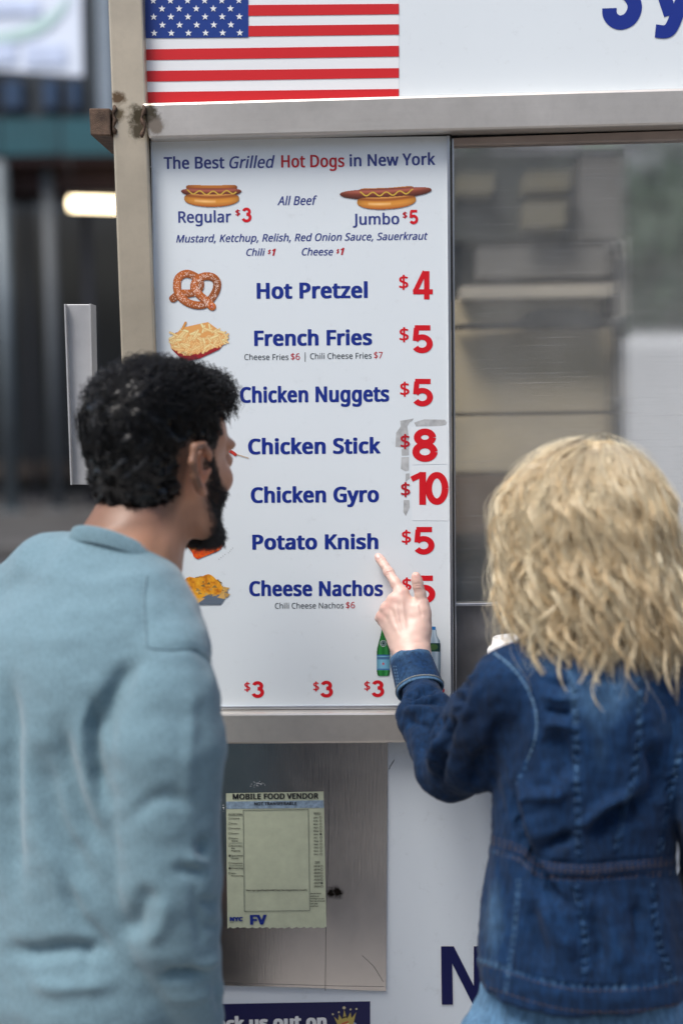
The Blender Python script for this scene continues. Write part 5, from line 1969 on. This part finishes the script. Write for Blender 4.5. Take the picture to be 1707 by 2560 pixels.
body = mesh('body', Vb, Qb, SK2, wom, True, np.vstack([np.ones((nb_, 3)), ht]))
bvh = BVHTree.FromPolygons([tuple(x) for x in V3], [tuple(x) for x in Q3])
nailm = flat('fingernail_pink', (.80, .55, .50), .22, var=.03)
for pl in ([(938.5, 1392), (939, 1387.5), (942.5, 1385.3), (946.5, 1386), (949.5, 1389.5), (950, 1394.5), (947, 1398), (942.5, 1397.5)], [(1034, 1441), (1034, 1433), (1037, 1429.5), (1041, 1428.6), (1045, 1430.5), (1047.5, 1436), (1047.5, 1443), (1044.5, 1447.5), (1040, 1448.6), (1036, 1446.5)]):
    c0 = np.mean(pl, axis=0)
    h = on_surface(bvh, [tuple(c0)] + [tuple(c0 + (np.array(p) - c0) * .93) for p in pl], .0005)
    h2 = on_surface(bvh, pl, .00005)
    P_ = [tuple(a[0]) for a in h] + [tuple(a[0]) for a in h2]
    n = len(h) - 1
    if len(h2) == n:
        mesh('fingernail', P_, [(0, 1 + (i + 1) % n, 1 + i) for i in range(n)] + [(1 + i, 1 + (i + 1) % n, 1 + n + (i + 1) % n, 1 + n + i) for i in range(n)], nailm, wom, True)
for q in (-1, 1):
    c = LW(.0835, q * .031, -.008)
    lathe('eye', [(.0005, -.0108), (.0063, -.0088), (.0106, -.002), (.0106, .002), (.0063, .0088), (.0005, .0108)], tuple(c), flat('eye_white', (.7, .68, .65), .2, var=.02), wom, 16)

# jacket
F = Field((U(965, 1500, -.3).x, -.60, U(1450, 2530, -.40).z), (U(1980, 1500, -.4).x, -.10, U(1450, 1530, -.4).z), .0032)
rows = []
for (y, cx, hw, b_) in ((1625, 1462, 120, .075), (1680, 1462, 190, .095), (1760, 1462, 214, .104), (1900, 1462, 224, .106), (2010, 1458, 226, .104), (2100, 1452, 229, .102), (2160, 1450, 234, .102), (2200, 1454, 244, .106), (2280, 1456, 256, .112), (2360, 1456, 266, .119), (2442, 1458, 270, .122)):
    c = U(cx, y, -.39)
    rows.append((c.z, c.x, c.y, hw * SC(-.39), b_))
F.stack(rows, .02, R(6), 2.4)
F.chain([P4(1460, 1600, -.385, 110), P4(1460, 1680, -.39, 150)], .03)
F.chain([P4(1440, 1640, -.39, 70), P4(1340, 1668, -.40, 66), P4(1268, 1706, -.41, 76)], .03)
F.chain([P4(1480, 1640, -.39, 70), P4(1600, 1672, -.40, 66), P4(1675, 1716, -.40, 76)], .03)
F.chain([P4(1262, 1722, -.41, 92), P4(1225, 1800, -.385, 104), P4(1180, 1868, -.345, 104), P4(1128, 1916, -.29, 86)], .018)
F.chain([P4(1128, 1916, -.285, 85), P4(1100, 1862, -.25, 76), P4(1068, 1792, -.20, 70), P4(1062, 1762, -.170, 54), P4(1054, 1738, -.142, 44), P4(1047, 1712, -.122, 40), P4(1038, 1690, -.108, 38)], .014)
F.chain([P4(1680, 1730, -.40, 92), P4(1745, 1880, -.43, 90), P4(1784, 2040, -.45, 86), P4(1782, 2150, -.40, 80), P4(1760, 2210, -.29, 66), P4(1750, 2230, -.22, 56)], .008)
V, Q = F.surf()
V = lumps(V, Q, .0016, .07, 15, (1, 1, .6))
V = lumps(V, Q, .0007, .02, 16)
sA = [(1426, 1679), (1438, 1795), (1440, 1940), (1445, 2060), (1446, 2150)]
sA2 = [(1433, 2205), (1457, 2302), (1464, 2374), (1459, 2442)]
sB = [(1597, 1700), (1597, 1843), (1582, 1940), (1558, 2036), (1541, 2133)]
sC = [(1700, 1882), (1679, 1964), (1662, 2060), (1650, 2132)]
sC2 = [(1634, 2210), (1636, 2292), (1650, 2365), (1679, 2442)]
arm_ = [(1235, 1634), (1272, 1662), (1310, 1708), (1333, 1758), (1341, 1800), (1338, 1845), (1318, 1905), (1290, 1960)]
bandT = [(1225, 2086), (1300, 2110), (1345, 2146), (1450, 2160), (1560, 2152), (1690, 2138)]
bandB = [(1212, 2126), (1290, 2146), (1350, 2188), (1450, 2197), (1560, 2192), (1690, 2182)]
hemT = [(1190, 2398), (1269, 2424), (1360, 2452), (1457, 2468), (1602, 2466), (1707, 2446)]
sideS = [(1296, 2200), (1290, 2280), (1283, 2350), (1272, 2420), (1264, 2480)]
f_ = [
    ([(1283, 1935), (1303, 2060), (1336, 2157), (1384, 2228), (1440, 2275)], -.016, 17, 'step', -1),
    ([(1305, 1930), (1330, 2050), (1370, 2150)], .009, 22),
    ([(1438, 2090), (1505, 2018), (1573, 1985), (1600, 1950)], .008, 13),
    ([(1455, 2110), (1530, 2050), (1600, 2010), (1630, 1960)], -.012, 26),
    ([(1340, 2118), (1400, 2105), (1440, 2080)], -.010, 16),
    ([(1360, 1830), (1400, 1880), (1430, 1960)], -.009, 34),
    ([(1345, 1700), (1400, 1712), (1440, 1705)], -.005, 9), ([(1345, 1735), (1395, 1748), (1440, 1745)], .004, 9), ([(1348, 1770), (1400, 1785), (1440, 1778)], -.006, 10),
    ([(1350, 1815), (1400, 1812), (1440, 1830)], .004, 9),
    ([(1620, 1850), (1650, 1930), (1640, 2020)], -.010, 22),
    ([(1540, 1700), (1560, 1800), (1550, 1900)], .004, 26),
    ([(1300, 1990), (1380, 1990), (1430, 1975)], .006, 14),
    ([(1350, 2240), (1390, 2330), (1450, 2400)], .007, 22), ([(1320, 2240), (1340, 2340), (1370, 2430)], -.006, 20),
    ([(1500, 2230), (1530, 2330), (1550, 2440)], .006, 24), ([(1480, 2260), (1500, 2360), (1510, 2440)], -.006, 18), ([(1590, 2230), (1600, 2330), (1620, 2420)], -.007, 22),
    # band and hem relief
    (bandT, -.0022, 3.5), (bandB, -.0022, 3.5), (hemT, -.0022, 3.5), ([(x, y + 20) for x, y in bandT], .0016, 14), ([(x, y + 32) for x, y in hemT], .0015, 22),
    (bandB, .0015, 6, 'pucker', 11), (bandT, .0015, 6, 'pucker', 12), (hemT, .0018, 8, 'pucker', 17),
    # seams puckered
    (sA, .0032, 7, 'pucker', 9), (sA2, .0032, 8, 'pucker', 10), (sB, .0032, 7, 'pucker', 9), (sC, .0030, 7, 'pucker', 9), (sC2, .0030, 7, 'pucker', 10), (arm_, .0014, 9, 'pucker', 15), (arm_, -.002, 5),
    (sA, -.0012, 4), (sB, -.0012, 4), (sC, -.0012, 4), (sA2, -.0012, 4), (sC2, -.0012, 4), (sideS, -.0015, 4), (sideS, .001, 6, 'pucker', 12),
    # left sleeve
    ([(985, 1748), (1030, 1734), (1070, 1724), (1112, 1726)], -.0075, 6), ([(985, 1748), (1030, 1734), (1070, 1724), (1112, 1726)], -.003, 12),
    ([(1135, 1786), (1100, 1800), (1066, 1850), (1050, 1915)], -.011, 12), ([(1130, 1830), (1092, 1870), (1082, 1940)], .008, 12), ([(1118, 1870), (1098, 1915), (1100, 1970)], -.008, 11),
    ([(1000, 1760), (1040, 1752), (1090, 1750), (1125, 1768)], -.010, 8), ([(1000, 1780), (1050, 1776), (1098, 1786)], .006, 10), ([(1010, 1812), (1040, 1808), (1075, 1820)], -.005, 10),
    ([(1140, 1790), (1120, 1830), (1116, 1880)], -.010, 9),
    ([(1200, 1700), (1180, 1760), (1150, 1810)], .005, 12), ([(1215, 1860), (1190, 1920), (1180, 1985)], -.007, 16), ([(1250, 1780), (1240, 1860), (1210, 1930)], -.005, 20),
    ([(1150, 1690), (1165, 1694), (1185, 1690)], .004, 6), ([(1135, 1730), (1150, 1732), (1170, 1728)], .004, 6), ([(1130, 1765), (1145, 1768), (1165, 1762)], .004, 6), ([(1146, 1712), (1162, 1714), (1178, 1712)], -.004, 6), ([(1134, 1748), (1150, 1750), (1168, 1748)], -.004, 6),
]
f_ = [((it[0], it[1] * 1.5) + tuple(it[2:])) if len(it) == 3 or it[3] == 'step' else it for it in f_]
V = folds(V, Q, f_)
N_ = vnormals(V, Q)
px, py = PX(V)
tv = np.full(len(V), .24)
for pl, wd, am in ((sA, 6, .20), (sA2, 6, .16), (sB, 6, .20), (sC, 6, .18), (sC2, 6, .15), (arm_, 5, .28), (bandB, 5, .2), (hemT, 7, .28), (sideS, 5, .25)):
    d, s, sg, tot = pl_dist(px, py, spline(pl, 4))
    tv += am * np.exp(-(d / wd) ** 2) * (.5 + .5 * np.sin(s * tot / 10 * 2 * np.pi))
for x, y, rx, ry, am in ((1500, 1740, 110, 70, .14), (1500, 1870, 50, 90, .12), (1660, 1830, 50, 90, .10), (1330, 1660, 90, 30, .14), (1230, 2300, 40, 130, .20), (1420, 2330, 60, 60, .10), (1560, 2350, 50, 80, .10), (1070, 1790, 50, 50, .08)):
    tv += am * np.exp(-((px - x) / rx) ** 2 - ((py - y) / ry) ** 2)
tv -= .12 * np.exp(-((px - 1190) / 110) ** 2 - ((py - 1830) / 120) ** 2)
jk = mesh('denim_jacket', V, Q, DEN, wom, True, tv[:, None] * np.ones(3))
bv = BVHTree.FromPolygons([tuple(x) for x in V], [tuple(x) for x in Q])
for k_, pl in enumerate((bandT, bandB)):
    for o_ in (6, 15, 22) if k_ == 0 else (-4, 4):
        stitch('orange_stitching', bv, [(x, y + o_) for x, y in pl], THR, jk, .00038, dash=True, step=7)
stitch('orange_stitching', bv, [(x, y + 9) for x, y in hemT], THR, jk, .00035, dash=True, step=7)
stitch('orange_stitching', bv, [(x + 1, y + 62) for x, y in hemT], THR, jk, .00035, dash=True, step=7)
for pl in (sA, sB, sC, sA2, sC2, sideS):
    for o_ in (-5, 5):
        stitch('seam_stitching', bv, [(x + o_, y) for x, y in pl], THB, jk, .00034, dash=True, step=5)
stitch('armhole_seam', bv, arm_[:-1], THB, jk, .0010, step=4)

# turned-back cuff
dtop, dbot = np.array(U(1026, 1648, -.088)), np.array(U(1050, 1728, -.132))
ax_ = dbot - dtop
ax_ /= np.linalg.norm(ax_)
sx = np.cross(ax_, [0, 1, 0]); sx /= np.linalg.norm(sx)
sy = np.cross(ax_, sx)
Vc, Fc, Tc = [], [], []
prof = [(.006, .0270), (-.001, .0285), (-.002, .0300), (0, .0308), (.008, .0318), (.016, .0326), (.024, .0334), (.032, .0342), (.040, .0350), (.0435, .0353), (.045, .0345), (.0445, .0320), (.030, .0285)]
nseg = 72
sc_l = np.linalg.norm(dbot - dtop) / .045
for (z, r_) in prof:
    for i in range(nseg):
        p = 2 * math.pi * i / nseg
        rr = r_ * (1 + .020 * math.sin(3 * p + z * 60) + .006 * math.sin(7 * p - z * 90))
        tl = .0035 * math.sin(p + .6)
        Vc.append(dtop + ax_ * (z * sc_l + tl) + sx * rr * math.cos(p) * .98 + sy * rr * math.sin(p) * .92)
        Tc.append(.36 + (.25 if z > .042 else 0) + (.15 if z < .001 else 0))
for j in range(len(prof) - 1):
    for i in range(nseg):
        Fc.append((j * nseg + i, j * nseg + (i + 1) % nseg, (j + 1) * nseg + (i + 1) % nseg, (j + 1) * nseg + i))
cuff = mesh('cuff', Vc, np.array(Fc), DEN, jk, True, np.array(Tc)[:, None] * np.ones(3))
for zz in (.0405,):
    ring_ = []
    for i in range(nseg + 1):
        p = 2 * math.pi * i / nseg
        rr = .0357 * (1 + .020 * math.sin(3 * p + zz * 60) + .006 * math.sin(7 * p - zz * 90))
        ring_.append(dtop + ax_ * (zz * sc_l + .0035 * math.sin(p + .6)) + sx * rr * math.cos(p) * .98 + sy * rr * math.sin(p) * .92)
    tube('stitching', ring_, .0007, flat('pale_thread', (.34, .34, .30), .8), cuff, 5)
bcf = BVHTree.FromPolygons([tuple(x) for x in Vc], [tuple(x) for x in Fc])
for x_ in (984, 989):
    stitch('stitching', bcf, [(x_, 1665), (x_ + 5, 1690), (x_ + 12, 1728)], THB, cuff, .0005, dash=True, step=4)
# collar under the hair
rib_ring('jacket_collar', tuple(U(1462, 1640, -.385)), .075, .070, R(0), .040, .004, 30, DEN, jk, .012, .062, .058)
for o in bpy.data.objects:
    if o.name == 'jacket_collar':
        a_ = o.data.color_attributes.new('tint', 'FLOAT_COLOR', 'POINT')
        a_.data.foreach_set('color', np.full(len(o.data.vertices) * 4, .5, np.float32))

# jeans and shoes
G = Field((wx_ - .22, -.58, .04), (wx_ + .22, -.20, U(1450, 2430, -.39).z), .006)
c0 = U(1450, 2440, -.385)
G.stack([(wz_ - .02, wx_, -.385, .150, .118), (U(0, 2560, -.385).z, c0.x, -.385, .132, .108), (c0.z, c0.x, -.385, .12, .098)], .02)
for q in (-.075, .075):
    G.chain([(wx_ + q, -.385, wz_ - .03, .088), (wx_ + q * 1.05, -.375, .46, .060), (wx_ + q * 1.05, -.38, .09, .048)], .02)
Vj, Qj = G.surf()
Vj = lumps(Vj, Qj, .002, .05, 33)
jn_ = mesh('jeans', Vj, Qj, JEAN, wom, True, np.full((len(Vj), 3), .5))
bj = BVHTree.FromPolygons([tuple(x) for x in Vj], [tuple(x) for x in Qj])
for x in (1197, 1268, 1276, 1500, 1508, 1690):
    stitch('stitching', bj, [(x, 2490), (x - 3, 2530), (x - 6, 2600)], THB, jn_, .0007, dash=True, step=5)
for q in (-.075, .075):
    G = Field((wx_ + q * 1.3 - .08, -.48, 0), (wx_ + q * 1.3 + .08, -.12, .13), .005)
    G.chain([(wx_ + q * 1.05, -.40, .04, .038), (wx_ + q * 1.2, -.30, .036, .033), (wx_ + q * 1.3, -.22, .03, .028)], .03)
    G.F = np.maximum(G.F, (.004 - np.meshgrid(*G.ax, indexing='ij')[2])).astype(np.float32)
    V2, Q2 = G.surf()
    mesh('shoe', V2, Q2, flat('white_shoe', (.6, .6, .58), .6), wom, True)

# curly blond hair
rs = np.random.default_rng(77)
xa, ya = U(1462, 1300, -.37).x, -.37
zt = U(1456, 1122, -.37).z
fw_az = math.atan2(BW[1, 0], BW[0, 0])        # azimuth the face looks to
NC, PER, K_ = 640, 14, 26


def hair_paths(phi, th0, L, lift, jx, jy, phs, wl, amp, K=K_, flare=None):
    """strands running over the skull from polar angle th0, then hanging; all arrays (n,)"""
    t = np.linspace(0, 1, K)[None]
    ell = L[:, None] * t
    Rh = .081 + lift[:, None]
    arc = th0[:, None] + ell / Rh
    thm = R(98)
    on = arc < thm
    a = np.minimum(arc, thm)
    rest = np.maximum(0, ell - (thm - th0[:, None]) * Rh)
    rho = Rh * np.sin(a) * (.90 + .10 * np.clip(ell / .16 + th0[:, None] / 1.6, 0, 1))
    z = zt - .092 + (.088 + lift[:, None] * .7) * np.cos(a) * 1.0
    fl = flare[:, None] if flare is not None else .12
    rho = rho + fl * rest - .6 * rest ** 2
    z = z - rest * .97
    wv = amp[:, None] * np.clip((ell - .005) / .08, 0, 1)
    w1 = wv * np.sin(ell / wl[:, None] * 2 * np.pi + phs[:, None])
    w2 = wv * .8 * np.cos(ell / wl[:, None] * 2 * np.pi + phs[:, None] * 1.3)
    clump = (1 - .72 * np.clip(ell / np.maximum(L[:, None], .05), 0, 1) ** 1.2)
    pa = phi[:, None] + (w1 + jx[:, None] * clump) / np.maximum(rho, .03)
    rr = rho + w2 + jy[:, None] * clump
    c, s = np.cos(pa), np.sin(pa)
    cf_, sf_ = math.cos(fw_az), math.sin(fw_az)
    u, v = rr * (c * cf_ + s * sf_) * 1.05, rr * (-c * sf_ + s * cf_) * 1.0
    x = xa + u * cf_ - v * sf_ + .018 * (1 - np.clip(rho / .09, 0, 1))
    y = ya + u * sf_ + v * cf_ - .01 * (1 - np.clip(rho / .09, 0, 1))
    x = x + .10 * rest
    return np.stack([x, y, z + w2 * .35 * on], -1)


phc = rs.uniform(-math.pi, math.pi, NC)
thc = np.arccos(1 - rs.uniform(0, 1, NC) ** 1.15 * 1.12)
rel = np.abs((phc - fw_az + math.pi) % (2 * math.pi) - math.pi)
front = rel < R(44)
Lc = rs.uniform(.225, .305, NC) - thc * .088 * .75
Lc = np.where(front, rs.uniform(.11, .17, NC), Lc)
keep = ~(front & (thc > R(50)))
sidez = (rel < R(60)) & ~front
Lc = np.where(sidez, Lc * .85, Lc)
phc, thc, Lc, rel = phc[keep], thc[keep], Lc[keep], rel[keep]
NC = len(phc)
liftc = rs.uniform(.000, .020, NC) * (1 - .3 * np.sin(phc * 3 + 1))
wlc = rs.uniform(.06, .12, NC)
ampc = rs.uniform(.005, .014, NC)
pc = rs.uniform(0, 6.28, NC)
flc = rs.uniform(.0, .22, NC)
rep = lambda a: np.repeat(a, PER)
n = NC * PER
paths = hair_paths(rep(phc), rep(thc), rep(Lc) * rs.uniform(.85, 1.04, n), rep(liftc), rs.normal(0, .0062, n), rs.normal(0, .0045, n), rep(pc) + rs.normal(0, .22, n), rep(wlc) * rs.uniform(.96, 1.04, n), rep(ampc), flare=rep(flc))
t_ = np.linspace(0, 1, K_)
rad = np.broadcast_to(.00045 * (1 - .62 * t_ ** 2), (n, K_)).copy()
pale, gold, darkr = np.array([1.0, .91, .68]), np.array([.84, .63, .34]), np.array([.25, .165, .105])
cm = rs.uniform(0, 1, NC)
colr = pale[None] * cm[:, None] + gold[None] * (1 - cm[:, None])
colr = np.repeat(colr, PER, 0) * rs.uniform(.82, 1.1, (n, 1))
rootw = (np.clip(1 - t_[None, :] * rep(Lc)[:, None] / .035, 0, 1) * np.clip(1.4 - rep(thc)[:, None] / .8, 0, 1))[..., None]
ck = colr[:, None, :] * (1 - rootw * .75) + darkr * rootw * .75
v, q = tube_arrays(paths, rad, 3)
hair = None
# inner mass keeps light from passing through
Hm = Field((xa - .15, ya - .15, zt - .31), (xa + .15, ya + .15, zt + .01), .0045)
X, Y, Z = np.meshgrid(*Hm.ax, indexing='ij')
X = X - .10 * np.maximum(0, zt - Z - .10)
X = X - .018 * np.clip(1 - (zt - Z) / .06, 0, 1)
u_ = (X - xa) * math.cos(fw_az) + (Y - ya) * math.sin(fw_az)
v_ = -(X - xa) * math.sin(fw_az) + (Y - ya) * math.cos(fw_az)
dz = zt - .003 - Z
rp = np.interp(dz, [0, .01, .03, .06, .10, .16, .21, .25, .28], [.02, .054, .073, .082, .085, .086, .078, .055, .02])
rho = np.hypot(u_ / 1.08, v_)
az = np.arctan2(v_, u_)
D = (rho - rp * (1 + .05 * np.sin(az * 9 + dz * 30) + .04 * np.sin(az * 17 - dz * 55)))
# open at the face
D = np.maximum(D, -np.where(dz > .075, np.maximum(.078 - u_ - np.abs(v_) * .25, -.05) , .05) * 1.0)
Hm.F = np.clip(D, -.05, .05).astype(np.float32)
Vh, Qh = Hm.surf(2)
hair = mesh('hair', Vh, Qh, HY, wom, True, np.broadcast_to(np.array([.70, .54, .30]), (len(Vh), 3)))
mesh('hair_strands', v, q, HY, hair, True, np.repeat(ck.reshape(-1, 3), 3, 0))['kind'] = 'stuff'
# loose locks that leave the mass: over the back and round the outline
NL, PL = 210, 9
ph2 = np.concatenate([rs.uniform(-3.1, -.1, 150), rs.uniform(-math.pi, math.pi, NL - 150)])
rel2 = np.abs((ph2 - fw_az + math.pi) % (2 * math.pi) - math.pi)
th2 = np.arccos(1 - rs.uniform(0.02, 1, NL))
L2 = np.where(rel2 < R(45), rs.uniform(.08, .15, NL), rs.uniform(.25, .32, NL) - th2 * .075 + .045 * (rs.random(NL) > .90))
n2 = NL * PL
rp2 = lambda a: np.repeat(a, PL)
pth = hair_paths(rp2(ph2), rp2(th2), rp2(L2) * rs.uniform(.9, 1.02, n2), rp2(rs.uniform(.010, .024, NL)), rs.normal(0, .0030, n2), rs.normal(0, .0024, n2), rp2(rs.uniform(0, 6, NL)) + rs.normal(0, .1, n2), rp2(rs.uniform(.075, .125, NL)), rp2(rs.uniform(.007, .015, NL)), flare=rp2(rs.uniform(.05, .3, NL)))
v, q = tube_arrays(pth, np.broadcast_to(.0005 * (1 - .6 * t_ ** 2), (n2, K_)), 3)
cl2 = rp2(rs.uniform(.2, 1, NL))[:, None]
c2 = (pale[None] * cl2 + gold[None] * (1 - cl2)) * rs.uniform(.85, 1.08, (n2, 1))
rw2 = (np.clip(1 - t_[None, :] * rp2(L2)[:, None] / .030, 0, 1) * np.clip(1.3 - rp2(th2)[:, None] / .8, 0, 1))[..., None] * .7
c2 = np.repeat((c2[:, None, :] * (1 - rw2) + darkr * rw2).reshape(-1, 3), 3, 0)
mesh('curly_locks', v, q, HY, hair, True, c2)['kind'] = 'stuff'
# fine flyaway hairs
NF = 800
L3_ = rs.uniform(.10, .26, NF)
pth = hair_paths(rs.uniform(-math.pi, math.pi, NF), rs.uniform(.1, 1.5, NF), L3_, rs.uniform(.012, .034, NF), rs.normal(0, .004, NF), rs.normal(0, .004, NF), rs.uniform(0, 6.28, NF), rs.uniform(.09, .15, NF), rs.uniform(.005, .012, NF), flare=rs.uniform(.0, .3, NF))
v, q = tube_arrays(pth, np.broadcast_to(.00022 * (1 - .5 * t_), (NF, K_)), 3)
mesh('flyaway_hairs', v, q, HY, hair, True, np.broadcast_to(pale, (len(v), 3)))['kind'] = 'stuff'
